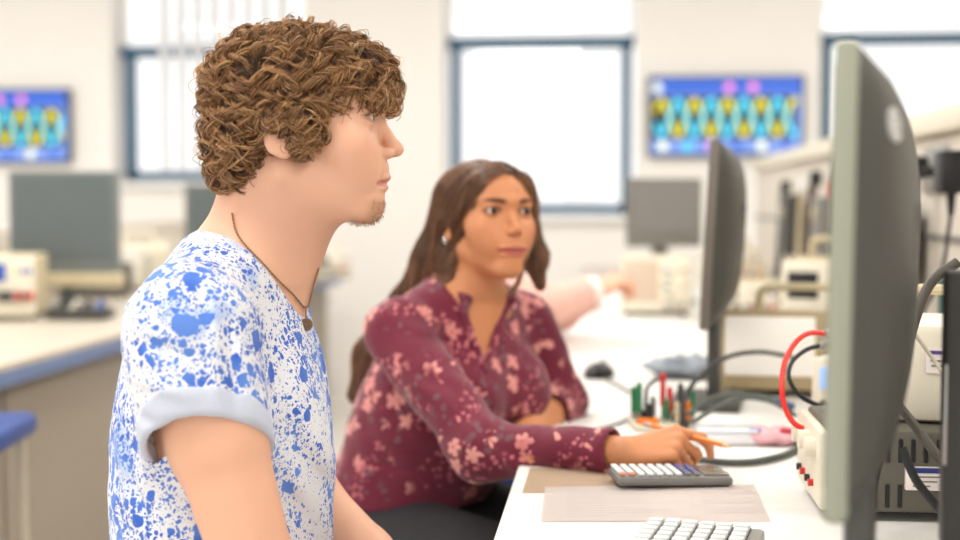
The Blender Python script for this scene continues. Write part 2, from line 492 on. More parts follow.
def face_tint(M, pts, lipc, browc, skinred, beard=None, brow_h=14.0, lash=None, eyeo=4.8, lip=1.0, smile=0.0, lw=27.0):
    q = tolocal(M, pts); x, y, z = q.T; ay = np.abs(y)
    col = np.zeros((len(pts), 4)); near = (np.abs(z) < 140) & (x > 0) & (ay < 90)
    def lay(c, a):
        a = a*near; keep = col[:, 3]*(1-a)
        newa = a + keep
        col[:, :3] = np.where(newa[:, None] > 1e-6, (np.array(c)*a[:, None] + col[:, :3]*keep[:, None])/np.maximum(newa, 1e-6)[:, None], col[:, :3]); col[:, 3] = newa
    cheek = np.exp(-(((ay-42)/14)**2 + ((z+34)/15)**2))*0.35*(x > 30); lay(srgb(skinred), cheek)
    lay(srgb(skinred), np.exp(-(((ay)/12)**2 + ((z+36)/9)**2))*0.3*(x > 98))
    if beard is not None:
        b = ss(x, 48, 66)*ss(-z, 84, 94)*(1-ss(ay, 20, 34)); b = np.maximum(b, 0.35*ss(x, 60, 85)*np.exp(-((z+61)/5)**2)*(ay < 26)*(ay > 4))
        b = b*(0.75+0.25*np.sin(x*1.9+y*2.3)*np.sin(z*2.1+y*1.3))
        lay(srgb(beard), b*0.62)
    zl = 7.0*lip*(1-(ay/lw)**2) + 0.6
    lm = ss(zl - np.abs(z+70.3-smile*2.5*(ay/24)**2), -0.8, 1.2)*(ay < lw)*ss(x, 72, 78); lay(srgb(lipc), lm*0.85)
    zb = brow_h + 4.5*np.sin(np.clip((ay-12)/38, 0, 1)*PI*0.62) - 0.0
    bw = 3.9*(1-ss(ay, 30, 52)*0.75)
    bm_ = ss(bw - np.abs(z-zb), -1.4, 2.0)*ss(ay, 8, 18)*(1-ss(ay, 47, 53))*ss(x, 50, 60); lay(srgb(browc), bm_*0.9)
    if lash is not None:
        e = ((ay-32)/13.6)**2 + ((z+1)/(eyeo+1.0))**2
        lm = np.exp(-((np.sqrt(e)-1.0)/0.17)**2)*np.where(z > -1, 1.0, 0.5)*(x > 74)
        lay(srgb(lash), np.clip(lm*1.1, 0, 0.92))
    return col
def hand_prims(M, flex, thumb, side=1, spread=1.0):
    """M: wrist frame in mm, x to the fingers, z back of the hand, y*side the thumb side"""
    ms = np.linalg.norm(M[:3, 0]); L = []
    ys = (25, 8.5, -8, -23); ln = ((42, 25, 20), (46, 29, 21), (42, 27, 21), (33, 20, 18)); xs = (88, 91, 86, 79)
    rr = ((9, 8, 7.2, 6.2), (9.2, 8.3, 7.4, 6.4), (8.8, 7.8, 7, 6), (8, 7, 6.2, 5.4))
    for i in range(4):
        y = ys[i]*side*spread
        L.append(cone((2, y*0.45, -3), (xs[i], y, 0), 15, rr[i][0]+1.2, 9*ms, 'u', M))
    L.append(ell((46, 0, -8), (42, 30, 13), 10*ms, 'u', M))
    L.append(cone((12, 14*side, -12), (48, 27*side, -16), 15, 11, 10*ms, 'u', M))
    tips = []
    for i in range(4):
        y = ys[i]*side*spread; p = np.array([xs[i], y, 0.0]); a = 0
        splay = (0.10, 0.03, -0.04, -0.10)[i]*side*spread
        for j in range(3):
            a += math.radians(flex[i][j])
            q = p + ln[i][j]*np.array([math.cos(a)*math.cos(splay), math.cos(a)*math.sin(splay), -math.sin(a)])
            L.append(cone(p, q, rr[i][j], rr[i][j+1], 2.5*ms if j else 5*ms, 'u', M)); p = q
        tips.append(p)
    T = [np.array(t, float) for t in thumb]
    L.append(cone(T[0], T[1], 13, 10.5, 8*ms, 'u', M)); L.append(cone(T[1], T[2], 10.2, 9, 3*ms, 'u', M)); L.append(cone(T[2], T[3], 9, 7.2, 3*ms, 'u', M))
    return L
REL_FLEX = ((22, 28, 18), (28, 32, 20), (32, 34, 22), (34, 34, 22))
REL_THUMB = lambda s: ((18, 14*s, -8), (48, 38*s, -16), (76, 48*s, -22), (98, 48*s, -28))

def split_body(prims, zcut, hh, hb, headb, bodyb, tintf):
    """one body mesh: fine above zcut, coarser below"""
    hp, hq = iso(field(prims, headb[0], headb[1], hh))
    f = hp[hq].mean(1)[:, 2] > headb[0][2] + hh*2.0; hq = hq[f]
    bp_, bq = iso(field(prims, bodyb[0], bodyb[1], hb))
    f = bp_[bq].mean(1)[:, 2] < bodyb[1][2] - hb*2.0; bq = bq[f]
    bp_ = relax(bp_, bq, 1, 0.4)
    pts, quads = joinq([(hp, hq), (bp_, bq)])
    return pts, quads, tintf(pts)

# ------------------------------------------------------------------ the young man (near, in profile)
HS = 1.04e-3
Mman = frame(C(295, 118, 1.52), (1, 0.02, 0.0), (0, 0, 1), HS)
man = empty('person', RY @ np.array([-0.30, 1.55, 0.0]), 0, 'curly-haired person in a blue-splattered white t-shirt, sitting in profile at the bench end', 'person')
TD = math.radians(-4)
Mtor = frame(C(262, 262, 1.56), (math.cos(TD), math.sin(TD), 0), (0, 0, 1), 1.0)       # metres; x chest, y his left
def mt(x, y, z): return (Mtor @ np.array([x, y, z, 1]))[:3]
nb = mt(0.012, 0, 0.0)
headL = lambda x, y, z, M=Mman: (M @ np.array([x, y, z, 1]))[:3]
sh_n, sh_f = mt(-0.040, -0.170, -0.068), mt(-0.075, 0.165, -0.068)
el_n = C(262, 590, 1.38); wr_n = C(470, 640, 1.42)
el_f = C(306, 500, 1.70); wr_f = C(455, 650, 1.60)
torso = [ell(mt(-0.045, 0, -0.19), (.112, .165, .20), .05, rot=('Z', TD)), ell(mt(-0.055, 0, -0.40), (.108, .155, .19), .06, rot=('Z', TD)),
         ell(mt(-0.055, 0, -0.52), (.12, .17, .12), .05, rot=('Z', TD)),
         cone(mt(-0.03, -0.04, -0.02), mt(-0.04, -0.155, -0.06), .05, .05, .05), cone(mt(-0.03, 0.04, -0.02), mt(-0.04, 0.155, -0.06), .05, .05, .05)]
necks = [cone(headL(-22, 0, -55), nb + np.array([-.022, 0, .0]), .056, .060, .03), cone(headL(8, 0, -80), nb + np.array([.006, 0, .005]), .046, .050, .03)]
arms = []
for a, b, c in ((sh_n, el_n, wr_n), (sh_f, el_f, wr_f)):
    m = a*0.6+b*0.4
    arms += [cone(a, m, .055, .050, .04), cone(m, b, .049, .040, .015), cone(b, b*0.6+c*0.4, .043, .040, .02), cone(b*0.6+c*0.4, c, .040, .027, .01)]
def handM(w, e, up, s=1.0e-3): d = w-e; return frame(w, d, up, s)
hands = hand_prims(handM(wr_n, el_n, (0, -.3, 1)), REL_FLEX, REL_THUMB(1), 1) + hand_prims(handM(wr_f, el_f, (0, .3, 1)), REL_FLEX, REL_THUMB(-1), -1)
seat = mt(-0.06, 0, -0.52)
legs = []
kn = []
for s in (-1, 1):
    h = mt(-0.03, s*0.09, -0.55); k = mt(0.38, s*0.13, -0.53); f = mt(0.36, s*0.13, -0.98)
    legs += [cone(h, k, .085, .062, .04), cone(k, f, .06, .045, .02), cone(f, f + mt(.16, 0, -.03) - mt(0, 0, 0), .04, .032, .02)]; kn.append((h, k, f))
hpm = head_prims(Mman); hpm[0] = ell((-4, 0, 26), (90, 70, 67), 4*HS, 'u', Mman)
man_pr = hpm + necks + torso + arms + hands + legs
lo, hi = bounds(man_pr)
zc = nb[2] - 0.014
hb = (headL(-110, -95, 0)*0 + np.array([headL(-108, 0, 0)[0], headL(0, -90, 0)[1], zc-0.020]), np.array([headL(128, 0, 0)[0], headL(0, 92, 0)[1], headL(0, 0, 112)[2]]))
def man_t(p): return face_tint(Mman, p, (205, 128, 118), (120, 84, 58), (232, 160, 138), beard=(150, 104, 74), lash=(110, 76, 60))
pts, quads, tint = split_body(man_pr, zc, 0.0015, 0.0035, hb, (lo, np.array([hi[0], hi[1], zc])), man_t)
mesh_np('body', pts, quads, SKIN_M, man, tint=tint)
for s in (-1, 1): eye_mesh(Mman, s, (1, 0.05, 0.0), man, ('iris_grey', (84, 100, 100)))

# t-shirt: the torso and upper arms let out a little, hollow inside
cuff_n = sh_n*0.47 + el_n*0.53; 
for a, b in ((sh_n, el_n), (sh_f, el_f)): pass
slv = {}
for key, a, b in (('n', sh_n, el_n), ('f', sh_f, el_f)):
    c = a*0.30 + b*0.70
    off = np.array([-0.020, 0.0, -0.004]) if key == 'n' else np.zeros(3)
    slv[key] = [cone(a, c+off, .058, .060 if key == 'n' else .056, .05)]
tee_pr = [ell(mt(-0.045, 0, -0.19), (.112, .165, .20), .05, rot=('Z', TD)), ell(mt(-0.050, 0, -0.40), (.112, .160, .22), .08, rot=('Z', TD)),
          ell(mt(-0.050, 0, -0.50), (.125, .175, .12), .08, rot=('Z', TD)),
          cone(mt(-0.03, -0.04, -0.012), mt(-0.04, -0.150, -0.055), .048, .052, .05), cone(mt(-0.03, 0.04, -0.012), mt(-0.04, 0.150, -0.055), .048, .052, .05)]
def creases(lines):
    def post(A, x, y, z):
        for (x1, z1, x2, z2, w, amp, ys) in lines:
            dx, dz = x2-x1, z2-z1; L2 = dx*dx+dz*dz
            h = np.clip(((x-x1)*dx+(z-z1)*dz)/L2, 0, 1)
            d2 = (x-x1-h*dx)**2 + (z-z1-h*dz)**2
            A = A + (amp*np.exp(-d2/(w*w))*np.sin(PI*np.clip(h*0.9+0.05, 0, 1))*(ys(y) if ys else 1)).astype(np.float32)
        return A
    return post
def pxl(D, *a):      # crease from photo pixels at distance D
    x1, y1, x2, y2, w, amp = a
    p, q = C(x1, y1, D), C(x2, y2, D); return (p[0], p[2], q[0], q[2], w*D/FPX, amp, (lambda y, D=D: (y < D+0.12)))
man_cr = [pxl(1.42, 236, 292, 250, 400, 5, .004), pxl(1.42, 226, 300, 238, 395, 7, -.006), pxl(1.42, 246, 330, 275, 430, 8, -.005),
          pxl(1.42, 150, 330, 215, 350, 7, .004), pxl(1.42, 140, 365, 225, 385, 8, -.004), pxl(1.42, 132, 400, 200, 415, 7, .004),
          pxl(1.42, 205, 265, 228, 330, 6, .004), pxl(1.46, 258, 400, 300, 530, 9, .006), pxl(1.46, 290, 380, 330, 500, 10, -.006), pxl(1.46, 300, 330, 330, 420, 8, .004),
          pxl(1.42, 120, 470, 165, 535, 9, .006), pxl(1.42, 108, 430, 140, 530, 8, -.005), pxl(1.46, 130, 300, 180, 270, 8, .003)]
base_cr = creases(man_cr)
def plane3(p, q, r):
    n = np.cross(q-p, r-p); n /= np.linalg.norm(n); return (p, n if n[2] < 0 else -n)
ax_f = (el_f-sh_f)/np.linalg.norm(el_f-sh_f)
cuff = {'n': plane3(C(188, 416, 1.33), C(140, 484, 1.43), C(268, 456, 1.42)), 'f': (sh_f*0.5+el_f*0.5, ax_f)}
neckcut = [cone(C(256, 240, 1.53), C(290, 140, 1.53), .0555, .085, .006, 's'), cone(C(284, 236, 1.52), C(316, 150, 1.50), .034, .085, .006, 's')]
def garment(body, sleeves, cuffs, infl, lo, hi, h, post, cuts, zhem, k=0.03, thick=0.005, RB=0.2):
    """one shell: body of the cloth plus sleeves with open cuffs"""
    A, lo, h = field(body, lo, hi, h, inflate=infl)
    ax = [lo[i] + np.arange(A.shape[i])*h for i in range(3)]
    x, y, z = (ax[0][:, None, None].astype(np.float32), ax[1][None, :, None].astype(np.float32), ax[2][None, None, :].astype(np.float32))
    holes = []
    for key, pr in sleeves.items():
        S, _, _ = field(pr, lo, hi, h, inflate=infl)
        S = S[:A.shape[0], :A.shape[1], :A.shape[2]]
        p, n = cuffs[key]
        d = ((x-p[0])*n[0] + (y-p[1])*n[1] + (z-p[2])*n[2]).astype(np.float32)
        rb = RB[key] if isinstance(RB, dict) else RB
        d = np.minimum(d, (rb - np.sqrt((x-p[0])**2 + (y-p[1])**2 + (z-p[2])**2))).astype(np.float32)
        hm = 0.0018*np.exp(-((d+0.009)/0.010)**4)            # the turned hem is a little thicker
        S2 = post(S, x, y, z)
        holes.append(np.maximum(S2 + thick, d - 0.004))
        A = comb(A, np.maximum(S - hm, d), k, 'u')
    A = post(A, x, y, z)
    for Hh in holes: A = np.maximum(A, -Hh)
    for p in cuts: A = comb(A, p.d(x, y, z).astype(np.float32), max(p.k, 1e-4), 's')
    A = np.maximum(A, (zhem - z))
    return iso((A, lo, h))
def tee_post(A, x, y, z):
    A = base_cr(A, x, y, z)
    return A + (0.0018*np.sin(x*55+z*38+1.2*np.sin(z*31))*np.sin(y*47+z*22)).astype(np.float32)
lo, hi = bounds(tee_pr + slv['n'] + slv['f'], 0.03)
p_, q_ = garment(tee_pr, slv, cuff, 0.008, lo, hi, 0.0024, tee_post, neckcut, mt(0, 0, -0.60)[2])
p_ = relax(p_, q_, 2, 0.5)
tsh = mesh_np('t_shirt', p_, q_, TEE, man)
def cuffband(pr, pl, width, infl, name, material, parent):
    lo, hi = bounds(pr, 0.03)
    A, lo, h = field(pr, lo, hi, 0.0024, inflate=infl)
    x, y, z = [(lo[i] + np.arange(A.shape[i])*h).reshape([-1 if j == i else 1 for j in range(3)]) for i in range(3)]
    A = tee_post(A, x, y, z) if parent is tsh else A
    p, n = pl; d = ((x-p[0])*n[0] + (y-p[1])*n[1] + (z-p[2])*n[2]).astype(np.float32)
    A = np.maximum(A, -(A + 0.009)); A = comb(A, -np.maximum(d - 0.003, -d - width), 0.004, 's')
    P_, Q_ = iso((A.astype(np.float32), lo, h)); return mesh_np(name, relax(P_, Q_, 2), Q_, material, parent)
cuffband(slv['n'], cuff['n'], 0.021, 0.0100, 'sleeve_cuff', TEEB, tsh)
cuffband(slv['f'], cuff['f'], 0.022, 0.0105, 'sleeve_cuff', TEEB, tsh)
# legs clothing
jean = mat('dark_blue_denim', (52, 60, 84), 0.85, var=0.15, scale=300)
pj = [p for p in torso[1:3]] + [ell(mt(-0.055, 0, -0.54), (.125, .18, .11), .05, rot=('Z', TD))] + [x for (h, k, f) in kn for x in (cone(h, k, .092, .07, .04), cone(k, f, .068, .06, .02))]
def pp(A, x, y, z): return np.maximum(A, (z - mt(0, 0, -0.47)[2]).astype(np.float32))
lo, hi = bounds(pj); p_, q_ = iso(field(pj, lo, hi, 0.006, inflate=0.004, post=pp)); mesh_np('jeans', p_, q_, jean, man)
shoe = mat('white_shoe', (225, 225, 222), 0.6)
for (h, k, f) in kn:
    g = f + mt(.17, 0, -.035) - mt(0, 0, 0)
    pr = [cone(f + np.array([-.01, 0, -.02]), g, .047, .040, .02)]
    lo, hi = bounds(pr); lo[2] = max(lo[2], 0.004); p_, q_ = iso(field(pr, lo, hi, 0.004)); mesh_np('shoe', p_, q_, shoe, man)

# hair of the man: volume, then curls that wind along it
e = lambda c, r, k=14, op='u', rot=None: ell(c, r, k*HS, op, Mman, rot)
hv = [e((-6, 0, 34), (96, 87, 72)), e((-48, 0, -14), (53, 78, 66)), e((52, 0, 44), (58, 68, 44)), e((82, 0, 25), (30, 56, 30)),
      e((14, -68, -10), (26, 20, 32), 10), e((14, 68, -10), (26, 20, 32), 10), e((-60, 0, -56), (34, 52, 26)), e((-14, 0, -4), (44, 91, 36), 10)]
hcut = [e((88, 0, -52), (62, 110, 62), 6, 's'), e((-8, 0, -58), (15, 130, 26), 5, 's'), e((-4, 0, -118), (55, 120, 40), 5, 's')]
def nz(x, y, z): return (0.004*np.sin(x*150+1.3*np.sin(z*130))*np.sin(z*140+y*90)*np.sin(y*150+x*40)).astype(np.float32)
lo, hi = bounds(hv)
p_, q_ = iso(field(hv+hcut, lo, hi, 0.0028, inflate=-0.0090, post=lambda A, x, y, z: A + nz(x, y, z)))
hair = mesh_np('hair', p_, q_, HAIR_MD, man)
sp, sq = iso(field(hv+hcut, lo, hi, 0.004, inflate=-0.006))
def vnormals(p, q):
    n = np.cross(p[q[:, 2]]-p[q[:, 0]], p[q[:, 3]]-p[q[:, 1]]); a = np.zeros_like(p)
    for k in range(4):
        for d in range(3): a[:, d] += np.bincount(q[:, k], n[:, d], len(p))
    return a/(np.linalg.norm(a, axis=1, keepdims=True)+1e-12)
def curl_locks(surfp, vol, n_locks, seedpts, M, T=26, ln=(0.035, 0.075), R=(0.0045, 0.0095), pitch=(0.016, 0.030), per=22, flow=None, off=(-0.002, 0.006), spread=0.0042, srad=0.00034):
    i = rng.integers(0, len(surfp), n_locks) if seedpts is None else seedpts
    p = surfp[i].copy(); n_locks = len(p)
    Ls = rng.uniform(*ln, n_locks); step = Ls/T
    target = rng.uniform(off[0], off[1], n_locks)
    path = np.zeros((n_locks, T, 3)); nor = np.zeros_like(path)
    d = flow(p) + rng.normal(0, 0.55, (n_locks, 3)); 
    for t in range(T):
        g = gradp(vol, p)
        p = p - g*((evalp(vol, p) + 0.006 - target)*0.35)[:, None]
        f = flow(p)*0.25 + d; f -= g*(f*g).sum(1, keepdims=True); f /= np.linalg.norm(f, axis=1, keepdims=True)+1e-9
        d = 0.9*f + rng.normal(0, 0.10, (n_locks, 3))
        path[:, t] = p; nor[:, t] = g
        p = p + f*step[:, None]
    tan = np.gradient(path, axis=1); tan /= np.linalg.norm(tan, axis=2, keepdims=True)+1e-9
    b = np.cross(tan, nor); b /= np.linalg.norm(b, axis=2, keepdims=True)+1e-9
    s = np.arange(T)/(T-1)
    Rr = rng.uniform(*R, n_locks); pt = rng.uniform(*pitch, n_locks); ph0 = rng.uniform(0, 2*PI, n_locks); sg = rng.choice([-1, 1], n_locks)
    ph = ph0[:, None] + sg[:, None]*2*PI*(s[None]*Ls[:, None]/pt[:, None])
    out = []; shade = []
    for k in range(per):
        dp = rng.normal(0, 0.09, n_locks)[:, None]; dr = rng.normal(0, 0.15, n_locks)[:, None]
        o1 = b*rng.normal(0, spread*0.62, (n_locks, 1, 1)) + nor*rng.normal(0, spread*0.16, (n_locks, 1, 1)); o2 = rng.normal(0, spread*0.35, (n_locks, 1, 3))
        grow = np.minimum(1, s*3+0.25)[None]
        r = (Rr[:, None]*(1+dr))*grow
        L = path + nor*(np.cos(ph+dp)*r)[:, :, None] + b*(np.sin(ph+dp)*r)[:, :, None] + o1*np.sin(PI*np.clip(s*0.93+0.10, 0, 1))[None, :, None] + o2*0.6*s[None, :, None]
        out.append(L)
    return np.concatenate(out, 0)
crown = headL(-35, 0, 105)
def flow_m(p):
    q = (p-crown)/HS*1e-0
    q = tolocal(Mman, p) - np.array([-35, 0, 95]); v = q/(np.linalg.norm(q, axis=1, keepdims=True)+1e-6)
    v[:, 2] -= 0.55
    return v
vol = hv + hcut
seeds = rng.choice(len(sp), 600, replace=False)
S1 = curl_locks(sp, vol, 0, seeds, Mman, flow=flow_m, per=44, R=(0.0052, 0.0112), off=(-0.007, 0.000), ln=(0.045, 0.085), pitch=(0.028, 0.046), T=26, spread=0.0062)
seeds = rng.choice(len(sp), 420, replace=False)
S2 = curl_locks(sp, vol, 0, seeds, Mman, flow=flow_m, per=11, R=(0.007, 0.012), off=(-0.004, 0.003), ln=(0.035, 0.065), pitch=(0.026, 0.04), spread=0.004)
seeds = rng.choice(len(sp), 260, replace=False)
S3 = curl_locks(sp, vol, 0, seeds, Mman, flow=flow_m, per=1, R=(0.006, 0.012), off=(0.000, 0.009), ln=(0.03, 0.06), pitch=(0.03, 0.05))
seeds = rng.choice(len(sp), 1100, replace=False)
S0 = curl_locks(sp, vol, 0, seeds, Mman, flow=flow_m, per=13, R=(0.001, 0.003), off=(-0.003, 0.000), ln=(0.03, 0.06), spread=0.009)
strands('inner_curls', S0, 0.00036, HAIR_IN, hair)
strands('curls', np.concatenate([S1, S2, S3]), 0.00036, HAIR_M, hair)

# necklace: chain round the neck with a small round pendant
gold = mat('dull_bronze', (150, 120, 92), 0.35, 0.9)
tee_eval = lambda Q: evalp(tee_pr, Q, 0.008)
sk_eval = lambda Q: evalp(necks+torso, Q)
def drop_on(Q, gap):
    Q = Q.copy()
    allp = lambda X: np.minimum(tee_eval(X), sk_eval(X))
    for _ in range(12):
        e_ = 0.002; g = np.stack([allp(Q+e_*np.eye(3)[i])-allp(Q-e_*np.eye(3)[i]) for i in range(3)], 1); g /= np.linalg.norm(g, axis=1, keepdims=True)+1e-9
        Q -= g*(allp(Q)-gap)[:, None]*0.8
    return Q
pend = C(309, 326, 1.46)
ch = [C(232, 220, 1.50), C(246, 242, 1.47), C(262, 262, 1.455), C(280, 282, 1.45), C(296, 297, 1.45), C(306, 307, 1.46), C(311, 300, 1.49), C(313, 285, 1.53), C(308, 268, 1.58)]
chp = [(232, 214), (236, 232), (248, 248), (262, 262), (278, 280), (294, 295), (306, 309), (311, 296), (314, 284), (319, 268)]
chp = [(v[0], v[1]) for v in smooth_path([Vector((a, b, 0)) for a, b in chp], 6)]
def hit(px, py, gap=0.002):
    Ds = np.linspace(1.25, 1.75, 400); Q = np.array([C(px, py, D) for D in Ds])
    f = np.minimum(tee_eval(Q), sk_eval(Q)) - gap
    i = np.argmax(f < 0) if (f < 0).any() else int(np.argmin(f)); return Q[i]
ch = np.array([hit(*q) for q in chp]); k5 = np.ones(5)/5
for d in range(3): ch[2:-2, d] = np.convolve(ch[:, d], k5, 'valid')
m = MB(); Rw = Matrix(RY.tolist())
cw = [Rw @ Vector(c) - man.location for c in ch]
m.tube(cw, 0.0008, gold, n=6, sub=1)
for i in range(0, len(cw)-1, 1): m.sph(cw[i], 0.0013, gold, n=8)
low = cw[36]
m.tube([low, low + Vector((0.001, -0.004, -0.012))], 0.0010, gold, n=6, sub=2)
neck = m.build('necklace', man)
m = MB(); pc = low + Vector((0.002, -0.006, -0.019)); fdir = Rw @ Vector((0.45, -0.85, 0.15)).normalized()
m.cyl(pc - fdir*0.0012, pc + fdir*0.0012, 0.0074, gold, n=24); m.cyl(pc + fdir*0.0012, pc + fdir*0.0018, 0.0045, mat('worn_bronze', (120, 98, 80), 0.5, 0.8), n=20)
m.build('pendant', neck)

# short stubble on the chin, brow hairs
def short_hairs(M, pts, quads, n, cond, ln, direc, parent, name, material, rad=0.0003):
    q = tolocal(M, pts); idx = np.where(cond(q))[0]
    if len(idx) == 0: return
    i = rng.choice(idx, n); N = vnormals(pts, quads)[i]; p = pts[i] + rng.normal(0, 0.0012, (n, 3))*0.7
    d = np.array(direc, float); d = M[:3, :3] @ d/np.linalg.norm(M[:3, 0]); dirs = N*0.35 + d + rng.normal(0, 0.25, (n, 3))
    dirs /= np.linalg.norm(dirs, axis=1, keepdims=True)
    T = 5; s_ = np.linspace(0, 1, T); L = rng.uniform(*ln, n)
    S = p[:, None, :] + dirs[:, None, :]*(s_[None, :, None]*L[:, None, None]) - N[:, None, :]*0.0006
    return strands(name, S, rad, material, parent)
short_hairs(Mman, pts, quads, 420, lambda q: (q[:, 0] > 58) & (q[:, 2] < -88) & (q[:, 2] > -118) & (abs(q[:, 1]) < 24) & (q[:, 0] > 58), (0.002, 0.005), (0.25, 0, -1.1), man, 'beard', HAIR_M, 0.00018)
for sg in (-1, 1):
    short_hairs(Mman, pts, quads, 250, lambda q: (q[:, 0] > 60) & (abs(q[:, 2] - 17) < 3.5) & (sg*q[:, 1] > 12) & (sg*q[:, 1] < 46), (0.003, 0.005), (-0.9, 0, 0.25), man, 'eyebrow', HAIR_M, 0.00022)
# ------------------------------------------------------------------ the young woman in the floral blouse
WS = 0.945e-3
fa = math.radians(29)
fw = np.array([math.sin(fa), -math.cos(fa), 0.10])
Mw = frame(C(485, 215, 2.22), fw, (0.0, 0.04, 1), WS)
wom = empty('person', RY @ np.array([-0.10, 2.24, 0.0]), 0, 'person in a maroon floral blouse writing on the bench, long brown hair swept back', 'person')
wl = lambda x, y, z: (Mw @ np.array([x, y, z, 1]))[:3]
TW = math.radians(-42)                    # chest direction, from +x towards the camera
cw_, sw_ = math.cos(TW), math.sin(TW)
nbw = C(470, 300, 2.24)
def wt(x, y, z): return nbw + np.array([x*cw_ - y*sw_, x*sw_ + y*cw_, z])
shr, shl = wt(-0.02, -0.155, -0.045), wt(-0.0, 0.145, -0.05)
elr, wrr = C(482, 450, 1.98), C(624, 453, 1.86)
ell_, wrl = C(558, 402, 2.36), C(520, 440, 2.17)
Zr = ('Z', TW)
tw = [ell(wt(-0.02, 0, -0.13), (.090, .135, .15), .05, rot=Zr), ell(wt(-0.115, -0.01, -0.29), (.085, .115, .14), .06, rot=Zr),
      ell(wt(-0.165, 0, -0.38), (.105, .155, .12), .06, rot=Zr)]
bust = [ell(wt(0.055, s*0.06, -0.155), (.045, .052, .055), .04, rot=Zr) for s in (-1, 1)]
traps = [cone(wt(-0.02, s*0.03, -0.0), wt(-0.02, s*0.125, -0.04), .04, .042, .05) for s in (-1, 1)]
neckw = [cone(wl(-24, 0, -55), nbw + np.array([-.012, .01, 0]), .042, .046, .025), cone(wl(-4, 0, -76), nbw + np.array([.010, -.002, -.005]), .036, .042, .025)]
armw = []
for a, b, c, g in ((shr, elr, wrr, 1.0), (shl, ell_, wrl, 1.0)):
    armw += [cone(a, b, .045, .034, .03), cone(b, b*.6+c*.4, .035, .033, .02), cone(b*.6+c*.4, c, .033, .0235, .01)]
hx = C(676, 444, 1.84) - wrr
Mhr = frame(wrr - hx/np.linalg.norm(hx)*0.006, hx, (0.05, -0.62, 0.78), 0.92e-3)
hr = hand_prims(Mhr, ((38, 38, 20), (66, 62, 30), (76, 78, 40), (80, 82, 42)), ((18, 14, -8), (44, 30, -26), (78, 30, -44), (108, 20, -46)), 1)
hl = hand_prims(frame(wrl, C(462, 428, 2.16)-wrl, (0, -.6, 1), 0.92e-3), REL_FLEX, REL_THUMB(-1), -1)
hipw = wt(-0.085, 0, -0.46)
kw = []
for s, kx in ((-1, 0), (1, 0)):
    h = wt(-0.12, s*0.085, -0.41); k = wt(0.31, s*0.12, -0.41); f = wt(0.27, s*0.12, -0.82); kw.append((h, k, f))
lw = [x for h, k, f in kw for x in (cone(h, k, .078, .056, .04), cone(k, f, .055, .04, .02), cone(f, f + wt(.14, 0, -.03) - nbw, .036, .03, .02))]
hp = head_prims(Mw, True, eyeo=6.0, jaw=0.88, nose=0.975, lip=1.15, smile=0.9)
hp[0] = ell((-6, 0, 24), (94, 72, 66), 4*WS, 'u', Mw); hp[1] = ell((42, 0, 24), (54, 61, 50), 15*WS, 'u', Mw)
w_pr = hp + neckw + tw + bust + traps + armw + hr + hl + lw
zcw = wl(0, 0, -112)[2] - 0.02
hlo = np.array([wl(0, 0, 0)[0]-0.125, wl(0, 0, 0)[1]-0.13, zcw-0.02]); hhi = np.array([wl(0, 0, 0)[0]+0.125, wl(0, 0, 0)[1]+0.12, wl(0, 0, 0)[2]+0.12])
def w_t(p): return face_tint(Mw, p, (180, 92, 82), (44, 26, 20), (206, 130, 96), lash=(34, 20, 16), eyeo=6.0, brow_h=13.0, lip=1.2, smile=0.9, lw=32.0)
hpp, hqq = iso(field(w_pr, hlo, hhi, 0.0016)); hqq = hqq[hpp[hqq].mean(1)[:, 2] > hlo[2]+0.0035]
lo, hi = bounds(w_pr); hi2 = hi.copy(); hi2[2] = zcw
bpp, bqq = iso(field(w_pr, lo, hi2, 0.0034)); bqq = bqq[bpp[bqq].mean(1)[:, 2] < zcw-0.0075]
# the right hand gets its own fine patch
h0, h1 = np.min([p.lo for p in hr], 0)-0.006, np.max([p.hi for p in hr], 0)+0.006
xc = wrr[0] + 0.004; h0[0] = xc - 0.02
fpp, fqq = iso(field(w_pr, h0, h1, 0.0013)); fqq = fqq[fpp[fqq].mean(1)[:, 0] > h0[0]+0.003]
cc = bpp[bqq].mean(1); inside = (cc > np.array([xc, h0[1], h0[2]])).all(1) & (cc < h1).all(1); bqq = bqq[~inside]
wp_, wq_ = joinq([(hpp, hqq), (bpp, bqq), (fpp, fqq)])
tintw = w_t(wp_)
mesh_np('body', wp_, wq_, SKIN_W, wom, tint=tintw)
for s in (-1, 1): eye_mesh(Mw, s, (0.98, 0.13, 0.03), wom, ('iris_dark_brown', (58, 36, 26)), True)

# blouse
slw = {'r': [cone(shr, elr, .047, .038, .04), cone(elr, wrr*0.97+elr*0.03, .036, .0265, .03)], 'l': [cone(shl, ell_, .047, .043, .04), cone(ell_, ell_*.50+wrl*.50, .042, .036, .02)]}
axr = (wrr-elr)/np.linalg.norm(wrr-elr); axl = (wrl-ell_)/np.linalg.norm(wrl-ell_)
cfw = {'r': (C(614, 452, 1.868), axr), 'l': (ell_*.64+wrl*.36, axl)}
bl = [ell(wt(-0.02, 0, -0.13), (.092, .137, .15), .05, rot=Zr), ell(wt(-0.065, -0.01, -0.17), (.08, .125, .13), .05, rot=Zr), ell(wt(-0.112, -0.01, -0.29), (.108, .138, .17), .08, rot=Zr),
      ell(wt(-0.160, 0, -0.37), (.118, .162, .10), .06, rot=Zr)] + bust + traps
def vfront(px, py, off=0.0):           # where the line of sight meets the chest
    Ds = np.linspace(1.9, 2.5, 500); Q = np.array([C(px, py, D) for D in Ds]); f = evalp(bl, Q, 0.006)
    i = np.argmax(f < 0); return Q[i]
V0 = vfront(482, 312); V1 = vfront(485, 370); vm = vfront(483, 340)
